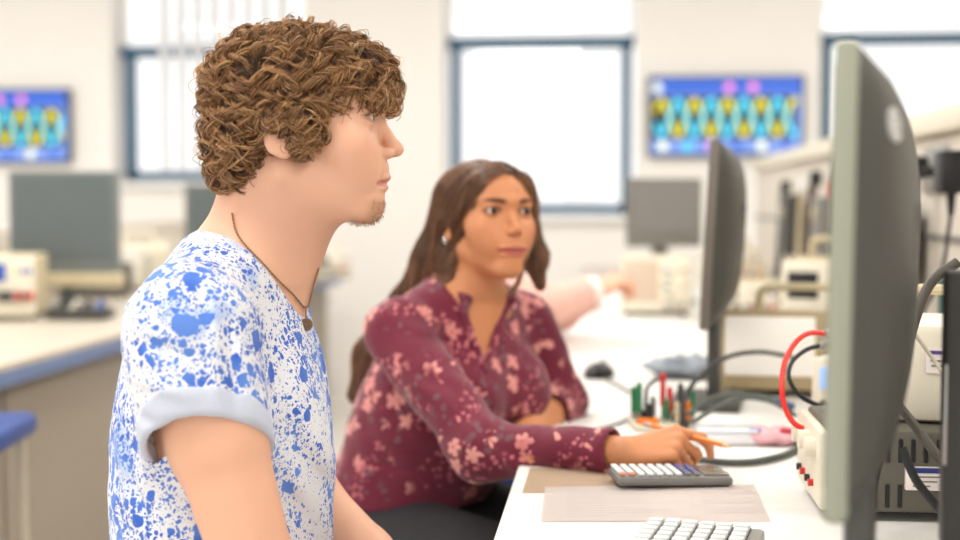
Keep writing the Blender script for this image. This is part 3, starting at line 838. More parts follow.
vcut = [cone(C(478, 292, 2.21), C(492, 230, 2.20), .052, .075, .006, 's'), cone(C(482, 296, 2.17), V0, .04, .034, .004, 's'), cone(V0, vm, .033, .019, .004, 's'), cone(vm, V1, .019, .003, .004, 's')]
rows = [(400, 330, 470, 350), (395, 360, 455, 400), (380, 400, 450, 430), (360, 440, 440, 455), (350, 470, 430, 480)]
wcr = creases([(C(a, b, 2.1)[0], C(a, b, 2.1)[2], C(c, d, 2.1)[0], C(c, d, 2.1)[2], 0.010, (-1)**i*0.004, None) for i, (a, b, c, d) in enumerate(rows)] +
              [(C(a, b, 2)[0], C(a, b, 2)[2], C(c, d, 2)[0], C(c, d, 2)[2], 0.007, g, None) for a, b, c, d, g in ((468, 400, 500, 450, .004), (480, 430, 520, 462, -.003), (440, 380, 470, 440, -.004), (500, 440, 560, 455, .003), (420, 330, 450, 400, .003))])
def wpost(A, x, y, z):
    A = wcr(A, x, y, z)
    return A + (0.0016*np.sin(x*70+z*60+1.2*np.sin(z*51))*np.sin(y*67+z*42)).astype(np.float32)
lo, hi = bounds(bl + slw['r'] + slw['l'], 0.03)
p_, q_ = garment(bl, slw, cfw, 0.0065, lo, hi, 0.0026, wpost, vcut, wt(0, 0, -0.345)[2], k=0.025, thick=0.004, RB={'r': 0.15, 'l': 0.078})
p_ = relax(p_, q_, 2, 0.5)
blo = mesh_np('blouse', p_, q_, BLOUSE, wom)
# collar strips folded along the V
colr = []
for ed, c0 in (([(462, 312), (468, 330), (477, 350), (484, 370)], wt(.040, -.052, .005)), ([(502, 312), (499, 330), (492, 350), (486, 370)], wt(.050, .046, .0))):
    pts3 = [c0] + [vfront(a, b) for (a, b) in ed]
    colr += chain(pts3, [.0085, .0085, .008, .006, .004], .006)
colr += chain([wt(.040, -.052, .005), wt(0.0, -0.060, 0.022), wt(-.055, 0, .032), wt(0, .062, .022), wt(.050, .046, 0)], [.0085]*5, .006)
lo, hi = bounds(colr); p_, q_ = iso(field(colr, lo, hi, 0.0022)); mesh_np('collar', p_, q_, BLOUSE, blo)
# trousers, shoes
blk = mat('black_trouser_cloth', (38, 36, 40), 0.8, var=0.2)
pw_ = [tw[2], ell(wt(-0.16, 0, -0.39), (.115, .165, .10), .05, rot=Zr)] + [x for (h, k, f) in kw for x in (cone(h, k, .083, .062, .04), cone(k, f, .06, .05, .02))]
lo, hi = bounds(pw_); p_, q_ = iso(field(pw_, lo, hi, 0.005, inflate=0.004, post=lambda A, x, y, z: np.maximum(A, (z - wt(0, 0, -0.30)[2]).astype(np.float32))))
mesh_np('trousers', p_, q_, blk, wom)
for (h, k, f) in kw:
    g = f + wt(.15, 0, -.03) - nbw; pr = [cone(f + np.array([-.01, 0, -.015]), g, .043, .036, .02)]
    lo, hi = bounds(pr); lo[2] = max(lo[2], 0.004); p_, q_ = iso(field(pr, lo, hi, 0.004)); mesh_np('shoe', p_, q_, blk, wom)
# hair
e = lambda c, r, k=12, op='u', rot=None: ell(c, r, k*WS, op, Mw, rot)
tail = chain([C(458, 228, 2.28), C(441, 262, 2.27), C(412, 308, 2.34), C(374, 356, 2.36), C(356, 394, 2.36)], [.050, .042, .036, .030, .012], .03)
side = chain([wl(20, 70, 20), wl(0, 78, -30), C(535, 256, 2.255), C(540, 284, 2.25)], [.020, .022, .018, .006], .02)
fore = chain([wl(-14, -70, -10), C(449, 252, 2.215), C(447, 284, 2.20)], [.020, .020, .014], .02)
wv = [e((-10, 0, 27), (101, 80, 69)), e((-42, 0, -20), (62, 74, 66)), e((40, 0, 34), (58, 70, 49), 14), e((10, -60, 22), (34, 20, 34)), e((18, 62, -6), (36, 18, 60))] + tail + side + fore
wvc = [e((98, -8, -26), (66, 56, 88), 10, 's'), e((8, -84, -54), (34, 24, 30), 8, 's')]
lo, hi = bounds(wv)
p_, q_ = iso(field(wv+wvc, lo, hi, 0.0026, inflate=-0.0035)); whair = mesh_np('hair', relax(p_, q_, 2), q_, HAIR_WD, wom)
sp, sq = iso(field(wv+wvc, lo, hi, 0.003))
def flow_w(p):
    q = tolocal(Mw, p); g = np.zeros_like(p)
    g[:, 0] = -0.55; g[:, 1] = np.sign(q[:, 1]-6)*np.exp(-np.abs(q[:, 1])/45)*1.1; g[:, 2] = -0.85
    v = g @ Mw[:3, :3].T/WS
    tdir = np.array([-0.42, 0.0, -0.85]); low = ss(-q[:, 2], 20, 80)[:, None]
    right = ss(q[:, 1], 0, 30)[:, None]
    t2 = tdir*(1-right) + np.array([0.12, 0.05, -1.0])*right
    return v*(1-low) + t2*low
def long_strands(n, ln, T=26, clump=6):
    i = rng.choice(len(sp), n); p = sp[i].copy(); L = rng.uniform(*ln, n); out = []; d = flow_w(p) + rng.normal(0, .06, p.shape); tgt = rng.uniform(-0.004, 0.0015, n)
    ww = rng.uniform(0, 6, n)
    for t in range(T):
        g = gradp(wv+wvc, p); p = p - g*((evalp(wv+wvc, p)-tgt)*0.4)[:, None]
        f = flow_w(p)*0.3 + d; f -= g*(f*g).sum(1, keepdims=True); f /= np.linalg.norm(f, axis=1, keepdims=True)+1e-9; d = f
        out.append(p.copy()); p = p + f*(L/T)[:, None]
    A = np.stack(out, 1)
    o = [A + rng.normal(0, .0014, (n, 1, 3)) for _ in range(clump)]
    return np.concatenate(o)
LS = long_strands(2600, (0.07, 0.17))
# the loose lock in front of the far ear
def lock(pts3, n, spread, T=24):
    base = np.array([np.array(v) for v in smooth_path([Vector(q) for q in pts3], 8)])
    return base[None] + rng.normal(0, spread, (n, 1, 3)) + rng.normal(0, spread*0.6, (n, 1, 3))*np.linspace(0, 1, len(base))[None, :, None]
strands('strands', LS, 0.00042, HAIR_W, whair)
strands('loose_lock', lock([wl(70, 44, 60), wl(66, 62, 30), wl(60, 68, 0), wl(56, 66, -40), C(524, 262, 2.19), C(518, 282, 2.18), C(509, 296, 2.17)], 90, 0.0018), 0.0005, HAIR_W, whair)
m = MB(); q = Matrix(RY.tolist()) @ Vector(wl(-2, -79, -42)) - Vector(wloc(wom)); m.sph(q, 0.0042, mat('silver', (220, 220, 222), 0.2, 1.0), n=14); m.sph(q + Vector((0.0, -.001, -.006)), 0.0028, mat('silver', (220, 220, 222), 0.2, 1.0), n=12); m.build('earring', wom)

# ------------------------------------------------------------------ the third person, mostly hidden behind her
tp = empty('person', RY @ np.array([0.0, 3.45, 0.0]), 0, 'blurred person in a pink top reaching over the bench behind the maroon blouse', 'person')
Mt = frame(C(489, 214, 3.5), (1, 0.25, -0.05), (0, 0, 1), 0.95e-3)
tl = lambda x, y, z: (Mt @ np.array([x, y, z, 1]))[:3]
n3 = C(492, 262, 3.5)
t3 = lambda x, y, z: n3 + np.array([x, y, z])
s3n, s3f = t3(-.0, -.15, -.06), t3(.0, .15, -.06); e3n, w3n = C(548, 306, 3.35), C(594, 290, 3.42); e3f, w3f = C(560, 312, 3.75), C(596, 292, 3.62)
tor3 = [ell(t3(.0, 0, -.18), (.10, .15, .18), .05), ell(t3(-.03, 0, -.38), (.10, .14, .16), .06), cone(t3(0, -.03, 0), s3n, .045, .045, .05), cone(t3(0, .03, 0), s3f, .045, .045, .05)]
arm3 = [c for a, b, c_ in ((s3n, e3n, w3n), (s3f, e3f, w3f)) for c in (cone(a, b, .044, .036, .03), cone(b, c_, .035, .024, .02))]
h3 = hand_prims(frame(w3n, w3n-e3n + np.array([0, 0, .01]), (0, -.4, 1), 0.92e-3), REL_FLEX, REL_THUMB(1), 1) + hand_prims(frame(w3f, w3f-e3f, (0, .4, 1), 0.92e-3), REL_FLEX, REL_THUMB(-1), -1)
leg3 = []
for s in (-1, 1):
    h = t3(-.02, s*.085, -.48); k = t3(.22, s*.10, -.46); f = t3(.20, s*.10, -.86); leg3 += [cone(h, k, .078, .06, .04), cone(k, f, .056, .042, .02)]
hd3 = head_prims(Mt, True)
pr3 = hd3 + [cone(tl(-15, 0, -55), n3, .048, .05, .03)] + tor3 + arm3 + h3 + leg3
lo, hi = bounds(pr3); p_, q_ = iso(field(pr3, lo, hi, 0.0036)); 
mesh_np('body', p_, q_, skin_mat('light_skin', (232, 180, 152)), tp, tint=face_tint(Mt, p_, (196, 110, 100), (80, 50, 36), (220, 150, 130)))
sh3 = [ell(t3(.0, 0, -.18), (.105, .155, .18), .05), ell(t3(-.03, 0, -.38), (.105, .145, .16), .06)] + tor3[2:]
s3 = {'n': [cone(s3n, e3n, .05, .043, .04), cone(e3n, w3n, .042, .034, .03)], 'f': [cone(s3f, e3f, .05, .043, .04), cone(e3f, w3f, .042, .034, .03)]}
un = lambda v: v/np.linalg.norm(v)
c3 = {'n': (e3n*.15+w3n*.85, un(w3n-e3n)), 'f': (e3f*.15+w3f*.85, un(w3f-e3f))}
lo, hi = bounds(sh3+s3['n']+s3['f'], .03)
p_, q_ = garment(sh3, s3, c3, .007, lo, hi, 0.004, lambda A, x, y, z: A, [cone(n3+np.array([0, 0, .01]), n3+np.array([0, 0, .15]), .055, .08, .006, 's')], t3(0, 0, -.5)[2], k=.025)
mesh_np('pink_top', p_, q_, mat('pink_cotton', (234, 184, 170), 0.85, bump=0.002), tp)
p3 = [ell(t3(-.03, 0, -.46), (.11, .15, .10), .05)] + [cone(a.a, a.b, a.r[0]+.005, a.r[1]+.008, .03) for a in leg3]
lo, hi = bounds(p3); p_, q_ = iso(field(p3, lo, hi, 0.006, inflate=.004, post=lambda A, x, y, z: np.maximum(A, (z - t3(0, 0, -.42)[2]).astype(np.float32)))); mesh_np('navy_trousers', p_, q_, mat('navy_cloth', (44, 52, 74), 0.85), tp)
hv3 = [ell((-12, 0, 30), (102, 82, 72), .012, 'u', Mt), ell((-46, 0, -40), (52, 70, 80), .012, 'u', Mt), ell((-30, 0, -100), (36, 60, 60), .012, 'u', Mt)]
lo, hi = bounds(hv3); p_, q_ = iso(field(hv3+[ell((90, 0, -30), (70, 60, 84), .008, 's', Mt)], lo, hi, 0.004)); mesh_np('hair', p_, q_, HAIR_WD, tp)
m = MB(); q0 = Vector(RY @ (e3n*.12+w3n*.88)) - Vector(wloc(tp)); dq = Vector(RY @ un(w3n-e3n)); m.cyl(q0-dq*.018, q0+dq*.022, .036, mat('white_cuff', (240, 238, 234), 0.7), n=20); m.build('cuff', tp, label='white cuff at the wrist')
# ------------------------------------------------------------------ the laboratory
WALLY = 7.60
cream = mat('cream_wall_paint', (243, 239, 234), 0.85, var=0.015, scale=3)
whitep = mat('white_paint', (246, 246, 244), 0.6, var=0.01)
frame_blue = mat('blue_grey_window_frame', (50, 92, 120), 0.5)
floorm = mat('pale_vinyl_floor', (222, 216, 206), 0.45, var=0.05, scale=60)
beige = mat('beige_plastic', (204, 190, 156), 0.5, var=0.03); beige2 = mat('warm_white_plastic', (232, 224, 204), 0.45, var=0.03)
dgrey = mat('dark_grey_plastic', (66, 65, 60), 0.5, var=0.05, scale=200, bump=0.0002); mgrey = mat('mid_grey_plastic', (128, 126, 120), 0.5, var=0.04)
olive = mat('grey_green_plastic', (148, 150, 132), 0.5, var=0.03); black = mat('black_plastic', (26, 26, 28), 0.4); rubber = mat('black_cable_rubber', (34, 34, 36), 0.55)
steel = mat('brushed_metal', (176, 174, 170), 0.3, 0.9); worktop = mat('white_worktop_laminate', (232, 229, 224), 0.45, var=0.02, scale=8)
redp = mat('red_plastic', (206, 40, 34), 0.4); greenp = mat('green_plastic', (40, 120, 78), 0.4); bluep = mat('blue_plastic', (48, 88, 180), 0.45)
orangep = mat('orange_paint', (236, 128, 30), 0.4); paper = mat('white_paper', (250, 240, 234), 0.45, var=0.01)
screen_off = mat('dark_grey_screen', (96, 104, 104), 0.3, var=0.03); panel_w = mat('white_panel', (222, 212, 198), 0.5, var=0.02)
cabinet = mat('taupe_cabinet_laminate', (160, 148, 132), 0.55, var=0.03, scale=10); band = mat('blue_grey_edge_band', (112, 130, 168), 0.5)

# walls with window openings: openings as (x0, x1, z0, z1)
def wall_x(px): return WY(px, 100, WALLY).x
def wall_z(py): return WY(540, py, WALLY).z
ops = [(wall_x(112), wall_x(305), wall_z(182), 2.52), (wall_x(443), wall_x(637), wall_z(216), 2.52), (wall_x(820), wall_x(1014), wall_z(216), 2.52)]
XL, XR, CZ, YB = -5.2, 3.6, 2.80, -2.2
m = MB(); xs = [XL] + [v for o in ops for v in (o[0], o[1])] + [XR]
for i in range(0, len(xs), 2): m.box(((xs[i]+xs[i+1])/2, WALLY+.15, CZ/2), (xs[i+1]-xs[i], .30, CZ), cream)
for (a, b, z0, z1) in ops:
    m.box(((a+b)/2, WALLY+.15, z0/2), (b-a, .30, z0), cream); m.box(((a+b)/2, WALLY+.15, (z1+CZ)/2), (b-a, .30, CZ-z1), cream)
m.build('wall_back', kind='structure')
MB().box(((XL+XR)/2, (YB+WALLY)/2+.15, -.05), (XR-XL+.2, WALLY-YB+.3, .1), floorm).build('floor', kind='structure')
MB().box(((XL+XR)/2, (YB+WALLY)/2+.15, CZ+.05), (XR-XL+.2, WALLY-YB+.3, .1), whitep).build('ceiling', kind='structure')
MB().box((XR+.1, (YB+WALLY)/2, CZ/2), (.2, WALLY-YB, CZ), cream).build('wall_right', kind='structure')
# left wall with a long run of windows
m = MB(); m.box((XL-.1, (YB+WALLY)/2, .5), (.2, WALLY-YB, 1.0), cream); m.box((XL-.1, (YB+WALLY)/2, 2.66), (.2, WALLY-YB, .28), cream)
for y in (-2.0, .4, 2.8, 5.2, 7.45): m.box((XL-.1, y, 1.76), (.2, .3, 1.52), cream)
m.build('wall_left', kind='structure')
def glass_mat():
    t = NT('window_glass'); tr = t.new('ShaderNodeBsdfTransparent'); gl = t.new('ShaderNodeBsdfGlossy'); gl.inputs['Roughness'].default_value = 0.02
    mx = t.new('ShaderNodeMixShader'); mx.inputs[0].default_value = 0.06
    t.l.new(tr.outputs[0], mx.inputs[1]); t.l.new(gl.outputs[0], mx.inputs[2]); t.l.new(mx.outputs[0], t.n['Material Output'].inputs[0]); return t.m
glass = glass_mat()
for i, (a, b, z0, z1) in enumerate(ops):
    w = .056; yb = WALLY + .16; zt = wall_z(40 if i else 45)
    r = empty('window_%d' % (i+1), ((a+b)/2, yb, z0)); r['kind'] = 'structure'
    m = MB(); hw = (b-a)/2 - .03; h = zt - z0
    for s in (-1, 1): m.box((s*(hw-w/2), 0, h/2), (w, .06, h), frame_blue, .004)
    m.box((0, 0, w/2+.01), (2*hw, .06, w), frame_blue, .004); m.box((0, -.01, h), (2*hw+.03, .09, .062), frame_blue, .004)
    m.build('window_frame', r)
    m = MB()
    for s in (-1, 1): m.box((s*(hw+.005), 0, (h+z1-z0)/2), (.03, .05, z1-z0-h), whitep, .003)
    m.box((0, 0, z1-z0-.015), (2*hw, .05, .03), whitep); m.build('upper_frame', r, label='white upper frame')
    MB().box((0, .01, (z1-z0)/2), (2*hw, .006, z1-z0-.02), glass).build('window_pane', r)
    MB().box((0, -.10, -.012), (b-a+.04, .24, .03), whitep, .005).build('window_sill', r)
# unseen lamps added under the ceiling to brighten the room
lampm = mat('fill_diffuser', (255, 250, 240), 0.5, emit=(255, 248, 236), estr=1.5)
first = None; k = 0
spots = [(-.9, .6), (-.9, 3.0), (-.9, 5.4), (1.6, .6), (1.6, 3.0), (1.6, 5.4), (-3.4, .6), (-3.4, 3.0), (-3.4, 5.4)]

# vertical blind in the left window
a, b, z0, z1 = ops[0]
bl_ = empty('vertical_blind', (a+.3, WALLY+.06, z0+.02), 0, 'white vertical blind hanging in the window behind the curly hair', 'blind')
m = MB(); m.box((.33, 0, 1.52), (.86, .05, .04), whitep, .004); m.build('head_rail', bl_)
blindm = mat('white_blind_fabric', (244, 244, 246), 0.8)
for i in range(8):
    m = MB(); Mr = Matrix.Translation((i*.1, 0, .77)) @ Matrix.Rotation(1.15, 4, 'Z'); m.box((0, 0, 0), (.088, .002, 1.44), blindm, M=Mr); m.build('slat', bl_)

# wall displays with two waves on them
def emis(name, col, s=1.0): return mat(name, col, 0.4, emit=col, estr=s, var=0)
e_bg, e_blue, e_blk = emis('display_lilac', (112, 142, 214), .42), emis('display_blue', (44, 92, 196), .45), emis('display_black', (10, 10, 24), .2)
e_yel, e_cy, e_pink, e_wh = emis('wave_yellow', (206, 196, 40), .7), emis('wave_cyan', (70, 200, 235), .7), emis('display_pink', (236, 130, 190), .7), emis('display_pale', (226, 232, 200), .8)
def display(name, cx, cz, w, h, label, seed):
    r = empty(name, (cx, WALLY, cz), 0, label, 'screen', 'wall displays showing two waves')
    MB().box((0, -.03, 0), (w+.03, .05, h+.03), black, .006).build('housing', r)
    MB().box((0, -.008, 0), (.3, .03, .2), dgrey).build('wall_bracket', r)
    m = MB(); y = -.057
    m.box((0, y, 0), (w, .003, h), e_bg)
    m.box((0, y-.001, h*.39), (w, .004, h*.20), e_blue); m.box((-w*.02, y-.001, -h*.02), (w*.96, .004, h*.56), e_blk)
    for ph, mt_, dy in ((0, e_yel, -.004), (PI, e_cy, -.0055)):
        n = 160; C0 = []
        for i in range(n+1):
            u = i/n; C0.append(Vector(((u-.5)*w*.95, y+dy, math.sin(u*2*PI*4.3+ph+seed)*h*.23 - h*.02)))
        top, bot = [], []
        for i in range(n+1):
            t_ = (C0[min(i+1, n)]-C0[max(i-1, 0)]).normalized(); nn = Vector((-t_.z, 0, t_.x))*h*.030; top.append(C0[i]+nn); bot.append(C0[i]-nn)
        for i in range(n): m.poly([top[i], top[i+1], bot[i+1], bot[i]], mt_)
    for i, c in enumerate((e_wh, e_cy, e_pink, e_blue, e_wh, e_blue)):
        m.cyl((-w*.42+i*w*.165, y-.001, -h*.40), (-w*.42+i*w*.165, y-.005, -h*.40), h*.065, c, n=20)
    for i, c in ((0, e_wh), (3, e_pink), (4, e_pink)): m.cyl((-w*.46+i*w*.16, y-.001, h*.38), (-w*.46+i*w*.16, y-.005, h*.38), h*.06, c, n=20)
    m.build('screen', r)
x0, x1 = wall_x(651), wall_x(800); z1_, z0_ = WY(725, 79, WALLY).z, WY(725, 154, WALLY).z
display('wall_display', (x0+x1)/2, (z0_+z1_)/2, x1-x0, z1_-z0_, 'wall-mounted screen with yellow and cyan waves right of the middle window', 0.3)
xr = wall_x(70); z1_, z0_ = WY(40, 92, WALLY).z, WY(40, 161, WALLY).z
display('wall_display', xr-.42, (z0_+z1_)/2, .84, z1_-z0_, 'wall-mounted screen with yellow and cyan waves at the left edge, above the dark monitors', 2.0)

# ------------------------------------------------------------------ the near bench
DZ = .75; DX0, DX1, DY0, DY1 = -.128, .70, .60, 6.6
b_ = empty('lab_bench', ((DX0+DX1)/2, (DY0+DY1)/2, 0), 0, 'long white-topped laboratory bench running from the nearest monitor towards the middle window', 'bench')
ww, ll = DX1-DX0, DY1-DY0
MB().box((0, 0, DZ-.015), (ww, ll, .03), worktop, .004).build('worktop', b_)
m = MB(); m.box((0, 0, DZ-.06), (ww-.1, ll-.1, .06), mgrey); m.build('under_frame', b_)
for y in (-ll/2+.15, -ll/6, ll/6, ll/2-.15): MB().box((.25, y, (DZ-.09)/2), (.05, .05, DZ-.09), mgrey, .004).build('leg', b_)
MB().box((ww/2-.02, 0, (DZ-.09)/2), (.03, ll-.1, DZ-.09), panel_w).build('back_panel', b_)
t_ = empty('bench_trunking', (DX1, 3.4, DZ), 0, 'white panelled service trunking with a beige top rail along the back of the near bench', 'trunking')
TH = .576
MB().box((.04, .15, TH/2-.03), (.06, 6.1, TH-.06), panel_w, .003).build('panel', t_)
MB().box((.035, .15, TH-.028), (.11, 6.14, .056), beige2, .012).build('top_rail', t_)
MB().box((0.008, .15, .30), (.012, 6.1, .012), mgrey).build('groove_strip', t_)

def socket_(Y, z, label, plug=None, w=.10):
    r = empty('wall_socket', (DX1+.01, Y, z), 0, label, 'socket', 'sockets on the trunking')
    MB().box((-.006, 0, 0), (.010, w, .10), steel, .003).build('plate', r)
    MB().box((-.013, .02, .02), (.006, .022, .03), beige2, .002).build('rocker', r)
    m = MB()
    for q in ((-.012, -.02, .015), (-.012, -.030, -.005), (-.012, -.010, -.005)): m.box(q, (.003, .004, .008), black)
    m.build('slots', r)
for i, (Y, d) in enumerate(((WX(940, 158, DX1).y, 'first along the bench, beside the big black plug'), (3.05, 'behind the nearest monitor'), (3.6, 'second past the nearest monitor'), (4.3, 'near the far curved monitor'))):
    socket_(Y, 1.195, 'metal switched socket on the trunking, ' + d)

def plug(loc, label, cableto, size=1.0, m_=black):
    r = empty('plug', loc, 0, label, 'plug')
    MB().box((-.028, 0, .0), (.05, .052*size, .062*size), m_, .008).build('plug_body', r)
    MB().cyl((-.025, 0, -.028*size), (-.025, 0, -.062*size), .010, m_, rb=.006, n=12).build('cable_grip', r)
    pts = [(-.025, 0, -.06*size)] + [tuple(Vector(p)-Vector(loc)) for p in cableto]
    MB().tube(pts, .0042, rubber).build('cable', r)
pl = WX(965, 172, DX1-.012)
plug(tuple(pl), 'large black plug in the nearest trunking socket, cable hanging down', [pl+Vector((-.03, 0, -.12)), pl+Vector((-.05, -.03, -.2)), pl+Vector((-.12, -.12, -.32)), Vector((.5, 2.2, .757))], 1.35)
p2 = WX(936, 172, DX1-.012)
r = empty('plug_adapter', p2, 0, 'small black nub beside the large black plug', 'plug'); MB().box((-.012, 0, 0), (.025, .035, .022), black, .004).build('nub', r); MB().cyl((-.02, 0, 0), (-.034, 0, 0), .007, black).build('tip', r)

# ------------------------------------------------------------------ monitors on the near bench
def monitor(loc, rz, label, w=.52, h=.335, tilt=.03, group=None, bez=None, badge=True):
    bez = bez or olive
    r = empty('monitor', loc, rz, label, 'monitor', group)
    # local: screen faces -Y, z from the bench; width along x
    T = Matrix.Translation((0, 0, .15)) @ Matrix.Rotation(-tilt, 4, 'X')
    MB().box((0, .002, h/2), (w, .017, h), bez, .005, M=T).build('bezel', r, label='front bezel of a paler plastic')
    MB().box((0, -.0068, h/2+.004), (w-.03, .002, h-.04), black, M=T).build('screen', r)
    sf = lambda u, v: .010 + .036*max(0, 1-abs(u)**5)**.6*max(0, 1-abs(v)**3.6)**.7 + .003*max(0, 1-abs(u)**5)
    bm = MB(); nx, nz = 28, 24
    i = bm._mi(dgrey); g = []
    for a in range(nx+1):
        row = []
        for c in range(nz+1):
            u = a/nx*2-1; v = c/nz*2-1
            row.append(bm.bm.verts.new(T @ Vector((u*(w/2-.004), sf(u, v), h/2+v*(h/2-.004)))))
        g.append(row)
    fs = []
    for a in range(nx):
        for c in range(nz): f = bm.bm.faces.new((g[a][c], g[a+1][c], g[a+1][c+1], g[a][c+1])); f.smooth = True; fs.append(f)
    sh = bm.build('back_shell', r, label='dark grey bulging back')
    if badge:
        u0, v0 = .84, .68; p0 = Vector((u0*(w/2-.004), sf(u0, v0), h/2+v0*(h/2-.004)))
        tx = Vector((.01, sf(u0+.02, v0)-sf(u0-.02, v0), 0)); tz = Vector((0, sf(u0, v0+.03)-sf(u0, v0-.03), .0099)); nn = tx.cross(tz).normalized(); nn = nn if nn.y > 0 else -nn
        Q = T @ Matrix.Translation(p0) @ nn.to_track_quat('Z', 'Y').to_matrix().to_4x4()
        m = MB(); m.cyl((0, 0, -.004), (0, 0, .002), .0125, mat('pale_badge', (208, 208, 204), 0.4), n=28, M=Q); m.build('badge', sh, label='pale round badge')
        m = MB()
        for k in range(3): m.box((.002*k-.002, .005-k*.005, .0023), (.012-.003*(k == 1), .0018, .001), mgrey, M=Q)
        m.build('badge_lettering', sh)
    m = MB()
    for k in range(12): m.box((-.11+k*.02, .047, h*.60), (.010, .004, .045), black, .001, M=T)
    m.build('vent_grille', sh)
    m = MB(); m.box((.15, .014, .088), (.075, .022, .175), dgrey, .008); m.build('stand_neck', r)
    m = MB(); m.box((.13, .0, .008), (.20, .13, .016), dgrey, .006); m.build('stand_foot', r)
    return r
# near one: its camera-side edge at X .17, Y .97, turned so that the back is seen
ang = math.radians(13.5)
def place_mon(nx_, ny_, ang, label, **k):
    """nx_, ny_: bench position of the camera-side edge; the screen faces the sitters"""
    d = Vector((math.sin(ang), math.cos(ang)))      # along the width, away from the camera
    w = k.get('w', .52); c = Vector((nx_, ny_)) + d*w/2
    rz = math.atan2(-d.y, -d.x)                       # local +x points back to the camera
    return monitor((c.x, c.y, DZ), rz, label, **k)
G = 'curved-back monitors along the near bench'
place_mon(.158, .96, ang, 'dark grey monitor seen from behind, largest and nearest, with a pale round badge', group=G, tilt=.012, h=.342)
place_mon(.165, 2.38, math.radians(8), 'second dark monitor along the bench, seen edge-on beyond the oscilloscope', group=G, tilt=.05, h=.335, bez=mat('taupe_plastic', (112, 104, 94), .5), badge=False)

def flat_monitor(loc, rz, label, w, h, bez, scr, stand=.10, grp=None, depth=.05):
    r = empty('monitor', loc, rz, label, 'monitor', grp)
    MB().box((0, 0, stand+h/2), (w, depth*.5, h), bez, .006).build('bezel', r)
    MB().box((0, -depth*.25-.001, stand+h/2+.02), (w-.035, .003, h-.07), scr).build('screen', r)
    MB().box((0, depth*.6, stand+h/2), (w*.7, depth, h*.7), dgrey, .012).build('back_shell', r)
    if depth > .1 and w > .3: MB().box((.01, -.01, stand-.015), (w+.01, .05, .05), beige, .006).build('speaker_bar', r, label='beige bar under the screen')
    MB().box((0, .035, stand/2+.03), (.06, .03, stand+.06), bez, .005).build('stand_neck', r)
    MB().box((0, .02, .008), (.22, .17, .016), bez, .006).build('stand_foot', r)
    return r
q = Wz(664, 275, DZ); q = Vector((.20, 4.95, DZ))
flat_monitor(q, math.radians(25), 'blurred grey monitor farthest along the near bench, under the wall screen', .30, .25, mgrey, mat('grey_screen', (136, 132, 130), .4), .21)
# dark panel at the right edge, close to the camera
q = W(1001, 400, 1.18)
r = empty('monitor', (q.x, q.y, DZ), math.radians(-8), 'dark flat screen with a bright thin edge at the right of the bench', 'monitor')
MB().box((.10, 0, .193), (.30, .030, .25), mat('charcoal_plastic', (60, 57, 54), .5), .006).build('housing', r)
MB().box((-.048, -.002, .19), (.003, .026, .09), steel, .001).build('edge_strip', r, label='bright thin edge strip')
MB().box((.10, .03, .06), (.06, .03, .12), dgrey, .004).build('stand_neck', r); MB().box((.10, .03, .007), (.2, .14, .014), dgrey, .005).build('stand_foot', r)

# ------------------------------------------------------------------ instruments
def instrument(kind, loc, rz, size, label, body=beige, front=beige2, style='scope', tilt=0.0, group=None, cat='instrument', handle=True, scr=None):
    w, d, h = size
    r = empty(kind, loc, rz, label, cat, group)
    T = Matrix.Translation((0, 0, .012)) @ Matrix.Rotation(-tilt, 4, 'X')
    m = MB(); m.box((0, d/2+.004, h/2), (w, d, h), body, min(.012, h*.1), M=T); m.build('case', r)
    m = MB()
    m.box((0, -.002, h/2), (w*.98, .014, h*.97), front, .005, M=T); m.build('front_panel', r)
    if style == 'scope':
        s_ = MB(); s_.box((-w*.20, -.010, h*.54), (w*.50, .004, h*.72), scr or mat('pale_screen', (238, 232, 222), .25), .002, M=T); s_.build('screen', r)
        s_ = MB()
        for i in range(3):
            for j in range(4): s_.box((w*(.12+.05*i), -.011, h*(.30+.14*j)), (w*.032, .005, h*.06), [beige2, mgrey, greenp, bluep][(i+j*2) % 4], .001, M=T)
        s_.build('buttons', r)
        for (kx, kz, kr) in ((.34, .78, .075), (.43, .78, .05), (.34, .52, .06), (.43, .52, .05), (.34, .30, .05)):
            c = T @ Vector((w*kx, -.009, h*kz)); c2 = T @ Vector((w*kx, -.024, h*kz)); MB().cyl(c, c2, h*kr, beige2, rb=h*kr*.85, n=18).build('knob', r)
        for i in range(3):
            c = T @ Vector((w*(.15+.12*i), -.009, h*.12)); c2 = T @ Vector((w*(.15+.12*i), -.026, h*.12)); MB().cyl(c, c2, h*.05, steel, n=14).build('connector', r)
    else:
        s_ = MB(); s_.box((-w*.22, -.010, h*.72), (w*.38, .004, h*.30), scr or black, .002, M=T); s_.build('display', r)
        for i in range(4):
            c = T @ Vector((w*(-.36+.16*i), -.009, h*.34)); c2 = T @ Vector((w*(-.36+.16*i), -.022, h*.34)); MB().cyl(c, c2, h*.10, mgrey if i % 2 else black, rb=h*.085, n=16).build('knob', r)
        for i, mm in enumerate((redp, black, redp)):
            c = T @ Vector((w*(.20+.11*i), -.009, h*.34)); c2 = T @ Vector((w*(.20+.11*i), -.030, h*.34)); MB().cyl(c, c2, h*.06, mm, n=14).build('terminal', r)
        m = MB()
        for i in range(3): m.box((w*(.18+.11*i), -.010, h*.74), (w*.06, .005, h*.10), bluep if i else beige, .001, M=T)
        m.build('buttons', r)
    if handle:
        m = MB(); m.tube([(T @ Vector(p)) for p in ((-w*.26, d*.5, h-.004), (-w*.25, d*.5, h+.035), (-w*.18, d*.5, h+.048), (w*.18, d*.5, h+.048), (w*.25, d*.5, h+.035), (w*.26, d*.5, h-.004))], .008, body, sub=4); m.build('handle', r)
    for sx in (-1, 1):
        for sy in (.12, .88): MB().cyl((sx*w*.4, d*sy, 0), (sx*w*.4, d*sy, .016), .009, black, n=12).build('foot', r)
    return r
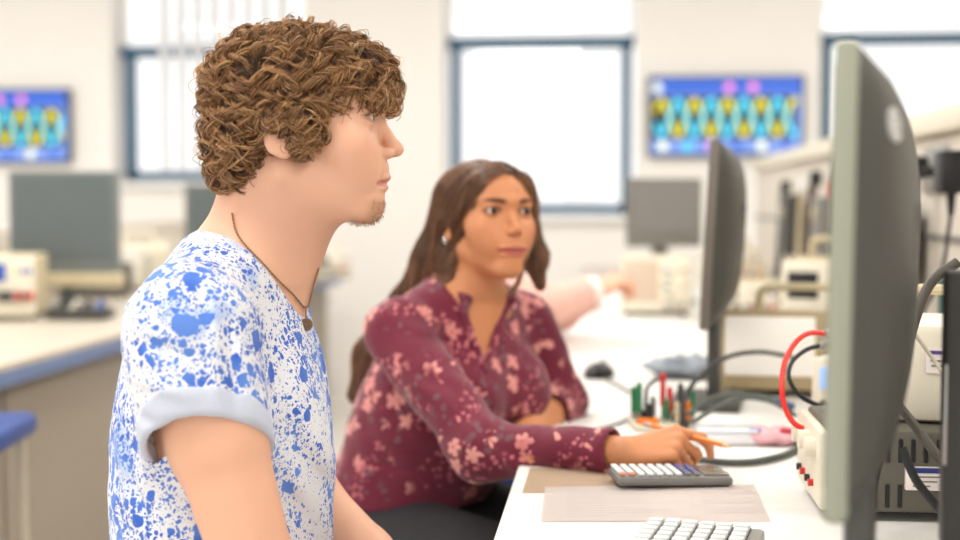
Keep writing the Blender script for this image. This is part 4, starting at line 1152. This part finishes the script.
# the oscilloscope in the middle of the near bench
lf = Wz(716, 396, DZ); rr_ = math.radians(-6)
instrument('oscilloscope', (lf.x + .17*math.cos(rr_), lf.y + .17*math.sin(rr_)+.01, DZ), rr_, (.34, .15, .158), 'beige oscilloscope with a pale screen and top handle, in front of the second monitor', tilt=.14, cat='oscilloscope', front=mat('oscilloscope_frame', (184, 164, 126), .5), scr=mat('lit_pale_screen', (246, 240, 230), .3, emit=(246, 240, 230), estr=.22))
q = Wz(806, 455, DZ)
instrument('function_generator', (q.x+.11, q.y+.09, DZ), math.radians(-38), (.20, .12, .12), 'cream signal box with knobs beside the red looped cable', body=beige2, style='supply', cat='signal generator', handle=False, scr=mat('pale_blue_display', (150, 190, 240), .3, emit=(150, 190, 240), estr=.4))
# grey power supply with a vented side towards the camera
ps = empty('power_supply', (.262, 1.60, DZ), 0, 'grey power supply with slotted vents and a white label, behind the nearest monitor', 'power supply')
PW, PD, PH = .24, .19, .098
psm = mat('warm_grey_metal', (104, 100, 90), .5, .2)
MB().box((PW/2, PD/2, PH/2+.012), (PW, PD, PH), psm, .005).build('case', ps)
for r0, r1, z in ((0, 15, .082), (0, 5, .028), (8, 15, .028)):
    m = MB()
    for i in range(r0, r1): m.box((.022+i*.0145, -.0005, z+.004), (.0052, .003, .028), black, .0015)
    m.build('vent_grille', ps, label='row of dark slots')
lb = MB(); lb.box((.112, -.0012, .054), (.054, .002, .028), paper, .002); lbo = lb.build('rating_label', ps, label='white rating label with a blue band')
m = MB(); m.box((.112, -.0026, .0635), (.048, .001, .006), mat('label_blue', (44, 58, 130), .5)); m.build('label_band', lbo)
def text(body, name, parent, loc, size, material, rot=(PI/2, 0, 0), align='CENTER', ext=.0003):
    cu = bpy.data.curves.new(name, 'FONT'); cu.body = body; cu.size = size; cu.align_x = align; cu.align_y = 'CENTER'; cu.extrude = ext; cu.materials.append(material)
    o = bpy.data.objects.new(name, cu); COL.objects.link(o); o.parent = parent; o.location = loc; o.rotation_euler = rot; return o
m = MB()
for k in range(3): m.box((.112-.004*k, -.0026, .056-k*.0055), (.036-.008*k, .001, .0016), mgrey)
m.build('label_print', lbo)
fp = MB(); fp.box((-.006, PD/2, PH/2+.010), (.014, PD*.98, PH*.96), beige2, .006); fp.build('front_panel', ps, label='pale front panel facing the sitters')
for i, (y, z, mm) in enumerate(((.04, .082, beige2), (.09, .082, beige2), (.14, .082, beige2), (.05, .036, redp), (.08, .036, black), (.12, .036, redp), (.15, .036, black))):
    MB().cyl((-.012, y, z), (-.026 if i < 3 else -.019, y, z), .012 if i < 3 else .0045, mm, n=16).build('knob' if i < 3 else 'terminal', ps)
for sx in (.02, PW-.02):
    for sy in (.02, PD-.02): MB().cyl((sx, sy, 0), (sx, sy, .014), .010, black, n=12).build('foot', ps)
# beige box stacked on it with a purple-lined label, teal box on top of that
st = empty('instrument_case', (.405, 1.725, DZ+PH+.012), math.radians(-14), 'cream instrument case with a small purple-lined label, stacked on the grey power supply', 'instrument')
MB().box((0, 0, .062), (.22, .17, .12), beige2, .012).build('case', st)
lo_ = MB().box((.02, -.086, .078), (.05, .002, .030), paper).build('rating_label', st); m = MB(); m.box((.02, -.0875, .088), (.046, .001, .004), mat('label_purple', (90, 70, 140), .5)); m.box((.02, -.0875, .078), (.04, .001, .002), mgrey); m.box((.018, -.0875, .072), (.034, .001, .002), mgrey); m.build('label_print', lo_)
MB().tube([(-.09, 0, .118), (-.085, 0, .15), (0, 0, .158), (.085, 0, .15), (.09, 0, .118)], .007, beige, sub=4).build('handle', st)
tb = empty('storage_box', (.555, 1.975, DZ), math.radians(-10), 'dark teal plastic box behind the cream instrument case', 'box')
MB().box((0, 0, .13), (.16, .10, .26), mat('dark_teal_plastic', (44, 84, 84), .35), .010).build('case', tb); MB().box((0, 0, .262), (.17, .11, .012), mat('teal_lid', (60, 104, 100), .35), .004).build('lid', tb)

# far oscilloscopes and boxes along the near bench
q = Wz(655, 316, DZ)
instrument('oscilloscope', (q.x, q.y, DZ), math.radians(-4), (.23, .14, .19), 'blurred beige oscilloscope far along the bench beside the reaching hand', tilt=.10, cat='oscilloscope', handle=False, scr=mat('warm_screen', (206, 186, 164), .3))
instrument('function_generator', (.40, 4.15, DZ), math.radians(-12), (.24, .22, .12), 'cream signal generator between the far oscilloscope and the edge-on monitor', style='supply', cat='signal generator')
instrument('bench_supply', (.52, 3.35, DZ), math.radians(-20), (.20, .26, .22), 'tall beige supply unit under the trunking beyond the edge-on monitor', style='supply', cat='power supply', body=beige)
instrument('bench_supply', (.50, 5.6, DZ), math.radians(-5), (.26, .22, .16), 'beige supply unit at the far end of the near bench', style='supply', cat='power supply')
# things that hang from the trunking
def hanging_cable(Y, z0, z1, label, m_=rubber, rad=.006, plugm=black, drift=-.06, X=DX1-.012):
    r = empty('hanging_lead', (X, Y, z0), 0, label, 'cable', 'leads hanging from the trunking')
    MB().box((-.02, 0, 0), (.036, .045, .05), plugm, .006).build('plug_body', r)
    MB().tube([(-.03, 0, -.02), (-.035, .01, (z1-z0)*.4), (-.05, -.01, (z1-z0)*.8), (drift-.04, -.03, z1-z0)], rad, m_).build('cable', r)
hanging_cable(3.0, 1.20, .765, 'black lead with a black plug hanging just beyond the nearest monitor', rad=.014)
hanging_cable(3.28, 1.17, .77, 'white lead with a pale plug hanging beside the black lead', m_=whitep, plugm=whitep, rad=.007)
hanging_cable(3.75, 1.20, .77, 'dark lead with a black plug above the tall beige unit', rad=.016)
hanging_cable(4.05, 1.16, .77, 'grey lead with a red plug along the trunking', m_=mgrey, plugm=redp, rad=.009)
hanging_cable(4.7, 1.18, .77, 'pale lead with a white plug farther along the trunking', m_=beige, plugm=whitep, rad=.009)
hanging_cable(5.2, 1.18, .77, 'thick dark lead near the far end of the trunking', rad=.012)
hanging_cable(3.95, 1.22, .80, 'black lead crowded against the grey lead', rad=.013)
hanging_cable(4.45, 1.20, .78, 'dark brown lead halfway to the far end of the trunking', m_=mat('brown_lead', (92, 74, 60), .5), rad=.014)
for Y, z, w_, h_, mm, lab in ((3.15, 1.02, .16, .20, dgrey, 'dark transformer box on the trunking beside the black lead'), (4.22, 1.05, .18, .18, mgrey, 'grey transformer box farther along the trunking'), (5.0, 1.04, .22, .22, dgrey, 'dark transformer box near the far end of the trunking')):
    r = empty('transformer_box', (DX1-.01, Y, z), 0, lab, 'box'); MB().box((-.03, 0, 0), (.055, w_, h_), mm, .008).build('case', r)
    MB().cyl((-.05, 0, h_*.2), (-.066, 0, h_*.2), .02, beige, n=16).build('dial', r)
    MB().tube([(-.03, .02, -h_/2), (-.03, .03, -h_/2-.06), (-.04, .05, DZ-z+.03)], .006, rubber).build('cable', r)

# ------------------------------------------------------------------ small things on the near bench
# mouse
q = Wz(599, 377, DZ)
mo = empty('computer_mouse', q, math.radians(70), 'black computer mouse lying on the bench beyond the writing hand', 'mouse')
m = MB(); m.sph((0, 0, .006), (.050, .031, .026), black, n=28)
for v in m.bm.verts: v.co.z = max(0.001, v.co.z)
m.build('shell', mo); MB().cyl((.028, -.004, .026), (.028, .004, .026), .009, mgrey, n=16).build('scroll_wheel', mo)
cl = [Wz(600, 380, DZ+.004)-q, Wz(640, 400, DZ+.004)-q, Wz(625, 420, DZ+.004)-q, Wz(585, 432, DZ+.004)-q]
Rm = Matrix.Rotation(-math.radians(70), 4, 'Z'); MB().tube([Rm @ c for c in [Vector((0, 0, .004))]+cl[1:]], .002, rubber).build('cable', mo)
# glossy grey pouch
q = Wz(688, 377, DZ)
pz = empty('cable_pouch', q, math.radians(-5), 'rumpled grey plastic pouch lying in front of the pale-screened oscilloscope', 'pouch')
bm = MB(); bm.sph((0, 0, .018), (.085, .06, .022), mat('glossy_grey_film', (140, 148, 158), .2), n=40)
for v in bm.bm.verts:
    f = 1+.16*math.sin(v.co.x*120)*math.cos(v.co.y*95)+.1*math.sin(v.co.x*60+v.co.y*140); v.co.x *= f*.98; v.co.y *= f; v.co.z = max(.001, v.co.z*f*1.1)
bm.build('pouch', pz); MB().box((0, -.055, .006), (.13, .010, .008), dgrey, .002).build('zip_edge', pz)

# breadboard kit with posts
q = Wz(668, 430, DZ); rb_ = math.radians(8)
bb = empty('circuit_kit', q, rb_, 'open circuit board with upright red and green connector posts behind the writing hand', 'circuit board')
MB().box((0, .03, .006), (.115, .085, .010), mat('cream_board', (226, 220, 196), .6), .002).build('board', bb)
m = MB()
for i in range(14):
    for j in range(8): m.box((-.05+i*.0075, .0+j*.0085, .0113), (.003, .003, .001), dgrey)
m.build('hole_grid', bb)
for i, (x, y, hh, mm) in enumerate(((-.045, .02, .060, greenp), (-.050, .045, .05, greenp), (-.02, .03, .035, mgrey), (0.0, .05, .072, redp), (.010, .04, .050, redp), (.0, .015, .034, greenp), (.03, .05, .055, dgrey), (.045, .02, .045, greenp), (.035, .01, .03, orangep), (-.03, .0, .028, black), (.015, .0, .03, beige))):
    g = MB(); g.cyl((x, y, .010), (x, y, hh*.5), .0028, steel, n=10); g.cyl((x, y, hh*.45), (x, y, hh+.012), .0048, mm, n=12); g.sph((x, y, hh+.012), .0048, mm, n=10); g.build('connector_post', bb)
for i, (x, y) in enumerate(((-.035, .055), (.02, .025))): MB().box((x, y, .018), (.018, .009, .014), black, .001).build('chip', bb)
m = MB(); m.box((-.035, -.005, .016), (.035, .010, .010), orangep, .002); m.build('slide_switch', bb)

# clear case with bits, pink packet
q = Wz(722, 446, DZ)
cs = empty('parts_box', q, math.radians(4), 'shallow clear-lidded parts box right of the pencil tip', 'box')
MB().box((.01, .03, .010), (.10, .065, .018), mat('frosted_white_plastic', (236, 236, 238), .25), .006).build('tray', cs); MB().box((.01, .03, .0215), (.094, .06, .005), mat('clear_lid', (226, 230, 236), .1), .002).build('lid', cs)
q = Wz(768, 447, DZ)
pk = empty('component_packet', q, math.radians(-8), 'pink and red packet of components near the red looped cable', 'packet')
m = MB(); m.sph((0, .03, .012), (.055, .035, .014), mat('pink_packet_film', (226, 170, 176), .35), n=24)
for v in m.bm.verts: v.co.z = max(.001, v.co.z + .003*math.sin(v.co.x*150+v.co.y*110))
m.build('packet', pk); MB().box((.035, .02, .021), (.035, .016, .012), mat('crimson_plastic', (196, 50, 70), .4), .003).build('resistor_block', pk); MB().box((-.02, .015, .019), (.02, .01, .012), bluep, .002).build('capacitor_block', pk)

# cables
def cable(label, pts, rad, m_, name='cable', ends=None):
    P0 = Vector(pts[0]); r = empty(name, P0, 0, label, 'cable')
    MB().tube([Vector(p)-P0 for p in pts], rad, m_, n=10).build('lead', r)
    for e_ in (ends or []):
        i, mm = e_; a = Vector(pts[i])-P0; b = Vector(pts[i+1 if i == 0 else i-1])-P0; d = (a-b).normalized()
        MB().cyl(a - d*.004, a + d*.028, rad*1.9, mm, n=12).build('connector', r)
    return r
gb = mat('grey_green_lead', (78, 84, 76), .5)
cable('dark lead arching from the circuit board up to the pale-screened oscilloscope', [W(684, 424, 2.17), W(684, 400, 2.2), W(700, 376, 2.25), W(728, 357, 2.32), W(760, 352, 2.40), W(792, 357, 2.47)], .0042, rubber, ends=[(0, black)])
cable('olive lead running from the circuit board to the blue clip', [W(688, 414, 2.16), W(712, 398, 2.19), W(738, 394, 2.22), W(762, 396, 2.22), W(778, 402, 2.2)], .0038, gb, ends=[(-1, mat('navy_clip', (40, 74, 120), .4))])
cable('second olive lead just below the blue-clipped one', [W(690, 424, 2.14), W(716, 408, 2.15), W(742, 398, 2.18), W(772, 402, 2.16), W(796, 416, 2.16)], .0036, gb)
cable('thin black lead curving over the left of the circuit board', [W(648, 428, 2.2), W(646, 400, 2.22), W(650, 384, 2.25), W(672, 376, 2.3), W(700, 380, 2.32)], .003, rubber)
cable('thick grey-green lead lying on the bench from the hand to the cream signal box', [Wz(692, 458, DZ+.006), Wz(720, 462, DZ+.006), Wz(752, 462, DZ+.006), Wz(784, 455, DZ+.006), Wz(802, 446, DZ+.006)], .0048, gb)
cable('bright red lead looping beside the nearest monitor', [W(826, 334, 1.80), W(810, 333, 1.78), W(796, 342, 1.76), W(785, 362, 1.74), W(782, 388, 1.72), W(786, 410, 1.71), W(798, 426, 1.70), W(826, 434, 1.70)], .0036, mat('bright_red_lead', (232, 44, 30), .35), ends=[(0, steel)])
cable('black lead looping inside the red one', [W(822, 345, 1.84), W(806, 350, 1.84), W(792, 362, 1.82), W(789, 378, 1.80), W(800, 396, 1.80), W(824, 408, 1.80)], .0032, rubber, ends=[(0, steel)])
# leads behind the nearest monitor
for i, (lab, pts, rad, mm) in enumerate((
    ('black lead hanging down behind the nearest monitor edge', [W(914, 282, 1.56), W(900, 300, 1.54), W(890, 350, 1.52), W(896, 400, 1.50), W(876, 470, 1.48), Wz(866, 536, DZ+.007)], .0055, rubber),
    ('dark lead crossing in front of the cream instrument case', [W(958, 262, 1.50), W(930, 284, 1.50), W(912, 330, 1.49), W(898, 392, 1.48), W(872, 440, 1.48), W(848, 500, 1.44)], .006, mat('grey_brown_lead', (84, 78, 70), .5)),
    ('pale thin lead slanting over the cream instrument case', [W(912, 330, 1.58), W(938, 366, 1.56), W(966, 410, 1.50)], .0025, mat('pale_lead', (190, 180, 160), .5)),
    ('grey-brown lead slanting above the slotted vents', [W(896, 402, 1.52), W(918, 430, 1.50), W(948, 470, 1.46), W(975, 500, 1.44)], .0055, mat('grey_brown_lead', (84, 78, 70), .5)),
    ('black stub lead in front of the slotted vents', [W(902, 448, 1.46), W(916, 480, 1.45), W(936, 505, 1.46), W(960, 530, 1.44)], .005, rubber))):
    cable(lab, pts, rad, mm)

# papers
def sheet(corners, label, name='paper_sheet', z=DZ+.0015, cols=None, m_=paper):
    P = [Wz(a, b, z) for a, b in corners]; c = sum(P, Vector())/4
    m = MB(); n = 8; i_ = m._mi(m_); g = [[None]*(n+1) for _ in range(n+1)]
    for a in range(n+1):
        for b in range(n+1):
            u, v = a/n, b/n; p = (P[0]*(1-u)+P[1]*u)*(1-v) + (P[3]*(1-u)+P[2]*u)*v
            p = p - c; g[a][b] = m.bm.verts.new((p.x, p.y, .0006*math.sin(u*5)*v))
    for a in range(n):
        for b in range(n): f = m.bm.faces.new((g[a][b], g[a+1][b], g[a+1][b+1], g[a][b+1])); f.smooth = True
    rr = bmesh.ops.solidify(m.bm, geom=list(m.bm.faces), thickness=.0003)
    o = m.build(name, loc=c, label=label, cat='paper'); return o, c, P
o1, c1, P1 = sheet([(545, 487), (754, 484), (771, 521), (541, 521)], 'white worksheet with faint print lying in front of the calculator')
pm = mat('faint_print', (224, 214, 210), .8)
m = MB(); u_ = (P1[1]-P1[0]).normalized(); v_ = (P1[3]-P1[0]).normalized()
for i in range(13):
    for (s0, s1) in ((.03, .16), (.20, .34)) if i % 4 else ((.03, .10),):
        a = P1[0] + u_*s0 + v_*(.015+i*.013) - c1; L = (s1-s0)*(.7+.3*random.random())
        q = [a, a+u_*L, a+u_*L+v_*.0016, a+v_*.0016]; m.poly([(p.x, p.y, .0016) for p in q], pm)
m.build('print', o1)
o2, c2, P2 = sheet([(530, 468), (690, 466), (702, 492), (522, 493)], 'cream worksheet under the calculator and the writing hand', z=DZ+.0004, m_=mat('cream_paper', (226, 200, 172), .85, var=.01))
o3, c3_, P3 = sheet([(584, 262), (622, 261), (628, 278), (580, 280)], 'white sheet far along the bench beside the reaching hand', z=DZ+.0015)

# calculator
ca0, ca1 = Wz(613, 487, DZ), Wz(724, 488, DZ); cang = math.atan2(ca1.y-ca0.y, ca1.x-ca0.x) + math.radians(9); cc_ = (ca0+ca1)/2 + Vector((.002, .020, .002))
ca = empty('calculator', cc_, cang, 'dark grey scientific calculator with pale keys lying beside the writing hand', 'calculator')
m = MB(); Tc = Matrix.Rotation(math.radians(1.2), 4, 'Y'); m.box((0, 0, .009), (.156, .074, .013), mat('calculator_grey', (122, 120, 116), .35), .006, M=Tc); m.build('case', ca)
MB().box((.057, 0, .0167), (.034, .060, .002), mat('calculator_window', (120, 112, 100), .2), .001, M=Tc).build('display', ca)
kg, kw_ = mat('pale_key', (226, 230, 232), .4), mat('white_key', (244, 246, 246), .4)
m = MB()
for i in range(9):
    for j in range(5 if i < 5 else 6):
        nrow = 5 if i < 5 else 6
        mm = kw_ if i < 5 else kg
        if i < 2 and j < 1: mm = mat('coral_key', (240, 150, 120), .4)
        if i > 6: mm = mat('indigo_key', (96, 96, 160), .4) if j % 3 else mgrey
        m.box((-.070+i*.0125, (-.5+(j+.5)/nrow)*.066, .0180), (.0080, .066/nrow*.66, .0036), mm, .001, M=Tc)
m.build('keys', ca)

# keyboard at the bottom edge
k0, k1 = Wz(640, 533, DZ+.02), Wz(765, 528, DZ+.02)
kang = math.radians(-102)
kb = empty('keyboard', (k1.x, k1.y, DZ), kang, 'silver keyboard with pale keys in black gaps at the bottom edge of the bench', 'keyboard')
KW, KD = .30, .132
MB().box((KW/2, -KD/2, .010), (KW, KD, .018), mat('silver_plastic', (150, 148, 142), .4, .2), .004).build('base', kb)
MB().box((KW/2-.003, -KD/2-.004, .0192), (KW-.018, KD-.020, .002), black).build('key_well', kb)
m = MB(); kk = mat('keycap_white', (232, 232, 230), .45)
for i in range(14):
    for j in range(6): m.box((.018+i*.0195, -.022-j*.0190, .0235), (.0124, .0156, .0065), kk, .0015)
m.build('keys', kb)

# pencil in the writing hand
pa, pb_ = W(646, 424, 1.935), W(731, 447, 1.80)
d = (pb_-pa).normalized(); L = (pb_-pa).length
pe = empty('pencil', pb_, 0, 'orange pencil held in the writing hand', 'pencil'); o_ = pa-pb_
MB().cyl(d*-.014, o_+d*.012, .0036, orangep, n=6).build('barrel', pe)
MB().cyl(d*-.014, d*-.001, .0036, mat('bare_wood', (222, 180, 130), .6), rb=.0008, n=10).build('sharpened_end', pe); MB().cyl(o_+d*.012, o_+d*.004, .0038, steel, n=12).build('ferrule', pe); MB().cyl(o_+d*.004, o_-d*.004, .0035, mat('eraser_pink', (230, 140, 130), .7), n=12).build('eraser', pe)

# ------------------------------------------------------------------ the left bench
LX = -1.43
lb_ = empty('lab_bench', (LX-.6, 4.6, 0), 0, 'long beige-topped bench with a blue-grey edge on the left, carrying two dark monitors', 'bench')
MB().box((0, 0, DZ-.02), (1.20, 4.9, .02), mat('pale_beige_laminate', (200, 190, 174), .4, var=.02), .002).build('worktop', lb_)
MB().box((.585, 0, DZ-.045), (.03, 4.9, .045), band, .003).build('edge_band', lb_, label='blue-grey edge band'); 
MB().box((.0, 0, .36), (1.06, 4.8, .69), cabinet, .003).build('cabinet_body', lb_)
for i in range(5):
    dr = MB(); dr.box((.536, -1.92+i*.96, .38), (.014, .94, .62), cabinet, .003); dro = dr.build('door', lb_)
    MB().tube([(.545, -1.55+i*.96, .60), (.562, -1.55+i*.96, .60), (.562, -1.43+i*.96, .60), (.545, -1.43+i*.96, .60)], .004, steel, sub=2).build('handle', dro)
MB().box((-.25, 0, DZ+.13), (.08, 4.7, .28), panel_w, .004).build('service_spine', lb_, label='pale service spine along the middle')
flat_monitor(WY(66, 268, 4.55) * 1 - Vector((0, 0, WY(66, 268, 4.55).z-DZ+.009)), math.radians(8), 'dark-screened monitor with a beige lower bar, nearer of the two on the left bench', .375, .365, mat('grey_bezel', (116, 122, 120), .45), screen_off, .125, 'old monitors on the left bench', .12)
q = WY(214, 235, 5.75); flat_monitor(Vector((q.x, q.y, DZ-.009)), math.radians(18), 'smaller dark-screened monitor just left of the curly hair', .25, .27, mgrey, screen_off, .19, 'old monitors on the left bench', .12)
GI = 'instruments on the left bench'
def li(kind, px, Y, size, rz, label, **k):
    q = WY(px, 250, Y); instrument(kind, (q.x, Y, DZ-.009), math.radians(rz), size, label, group=GI, **k)
li('bench_supply', 8, 4.15, (.17, .2, .20), 12, 'beige unit with blue-marked front at the left edge of the picture', style='supply', cat='power supply', scr=bluep, handle=False)
li('bench_supply', 98, 5.15, (.20, .2, .12), 10, 'low grey unit just right of the nearer dark monitor', style='supply', cat='power supply', body=dgrey, front=mgrey, handle=False)
li('oscilloscope', 137, 5.55, (.26, .2, .19), 15, 'cream oscilloscope between the two dark monitors', style='scope', cat='oscilloscope', body=beige2)
li('function_generator', 168, 6.15, (.24, .2, .13), 12, 'small cream signal box left of the farther dark monitor', style='supply', cat='signal generator', body=beige2)
li('oscilloscope', 330, 6.4, (.20, .18, .12), 10, 'small pale unit at the far end of the left bench behind the throat', style='supply', cat='signal generator', body=beige2)
r = empty('desk_tidy', (WY(90, 290, 4.3).x, 4.22, DZ-.009), 0, 'dark tray of leads in front of the nearer dark monitor', 'tray'); MB().box((0, 0, .02), (.2, .10, .03), dgrey, .006).build('tray', r)
for i in range(4): MB().tube([(-.07+i*.045, -.03, .03), (-.05+i*.04, 0, .06), (-.08+i*.05, .03, .03)], .006, [rubber, beige2, rubber, bluep][i]).build('lead', r)

# ------------------------------------------------------------------ stools
blues = mat('blue_stool_seat', (34, 66, 138), .5, var=.08); legm = mat('beige_tube', (196, 186, 166), .4)
def stool(loc, rz, label, H, seatm=blues):
    r = empty('lab_stool', loc, rz, label, 'stool', None)
    m = MB(); m.box((0, 0, H-.028), (.36, .34, .05), seatm, .02, seg=3)
    for v in m.bm.verts: v.co.z -= .05*max(0, 1-(v.co.x**2+v.co.y**2)/.03)*.25
    m.build('seat', r)
    for sx in (-1, 1):
        for sy in (-1, 1): MB().tube([(sx*.15, sy*.14, H-.05), (sx*.155, sy*.145, H*.5), (sx*.19, sy*.18, .0)], .011, legm, sub=3).build('leg', r)
    MB().tube([(-.17, -.16, .12), (.17, -.16, .12), (.17, .16, .12), (-.17, .16, .12), (-.17, -.16, .12)], .008, legm, sub=1).build('foot_ring', r)
q = W(28, 425, 2.62)
stool((q.x-.225, q.y+.02, 0), math.radians(8), 'blue-seated stool with beige tube legs in front of the left bench', .685)
q = Vector(RY @ mt(-.06, 0, 0)); stool((q.x, q.y, 0), YAW+TD, 'stool under the person in the blue-splattered t-shirt', mt(-.05, 0, -.615)[2] + .0)
q = Vector(RY @ wt(-.16, 0, 0)); stool((q.x, q.y, 0), YAW+TW, 'stool under the person in the maroon floral blouse', wt(0, 0, -.495)[2])
q = Vector(RY @ t3(-.03, 0, 0)); stool((q.x, q.y, 0), YAW, 'stool under the blurred person in pink', t3(0, 0, -.545)[2])

# ------------------------------------------------------------------ light
def fill_lamp(x, y, energy, label):  # out-of-view lamp, added for soft light from above
    r = empty('fill_lamp', (x, y, CZ), 0, label, 'lamp', 'added ceiling fill lamps')
    MB().box((0, 0, -.015), (1.22, .62, .03), whitep, .004).build('frame', r)
    MB().box((0, 0, -.032), (1.14, .54, .004), lampm).build('diffuser', r)
    l = bpy.data.lights.new('fill_light', 'AREA'); l.shape = 'RECTANGLE'; l.size = 1.14; l.size_y = .54; l.energy = energy; l.color = (1, .985, .965)
    o = bpy.data.objects.new('fill_light', l); COL.objects.link(o); o.parent = r; o.location = (0, 0, -.045)
names = ['over the near bench end', 'over the aisle', 'by the window wall']
for i, (x, y) in enumerate(spots):
    fill_lamp(x, y, 27, 'white ceiling lamp added for fill light ' + names[i % 3] + (', middle row' if x == -.9 else ', right row' if x > 0 else ', left row'))
w = bpy.data.worlds.new('sky'); SC.world = w; w.use_nodes = True
nt = w.node_tree; bg = nt.nodes['Background']
tc = nt.nodes.new('ShaderNodeTexCoord'); sp_ = nt.nodes.new('ShaderNodeSeparateXYZ'); nt.links.new(tc.outputs['Generated'], sp_.inputs[0])
rp = nt.nodes.new('ShaderNodeValToRGB'); nt.links.new(sp_.outputs[2], rp.inputs[0])
rp.color_ramp.elements[0].position = .0; rp.color_ramp.elements[0].color = (1.0, .985, .965, 1); rp.color_ramp.elements[1].position = .35; rp.color_ramp.elements[1].color = (1.0, .99, .97, 1)
nt.links.new(rp.outputs[0], bg.inputs[0]); bg.inputs[1].default_value = 1.36
SC.view_settings.exposure = 0.0
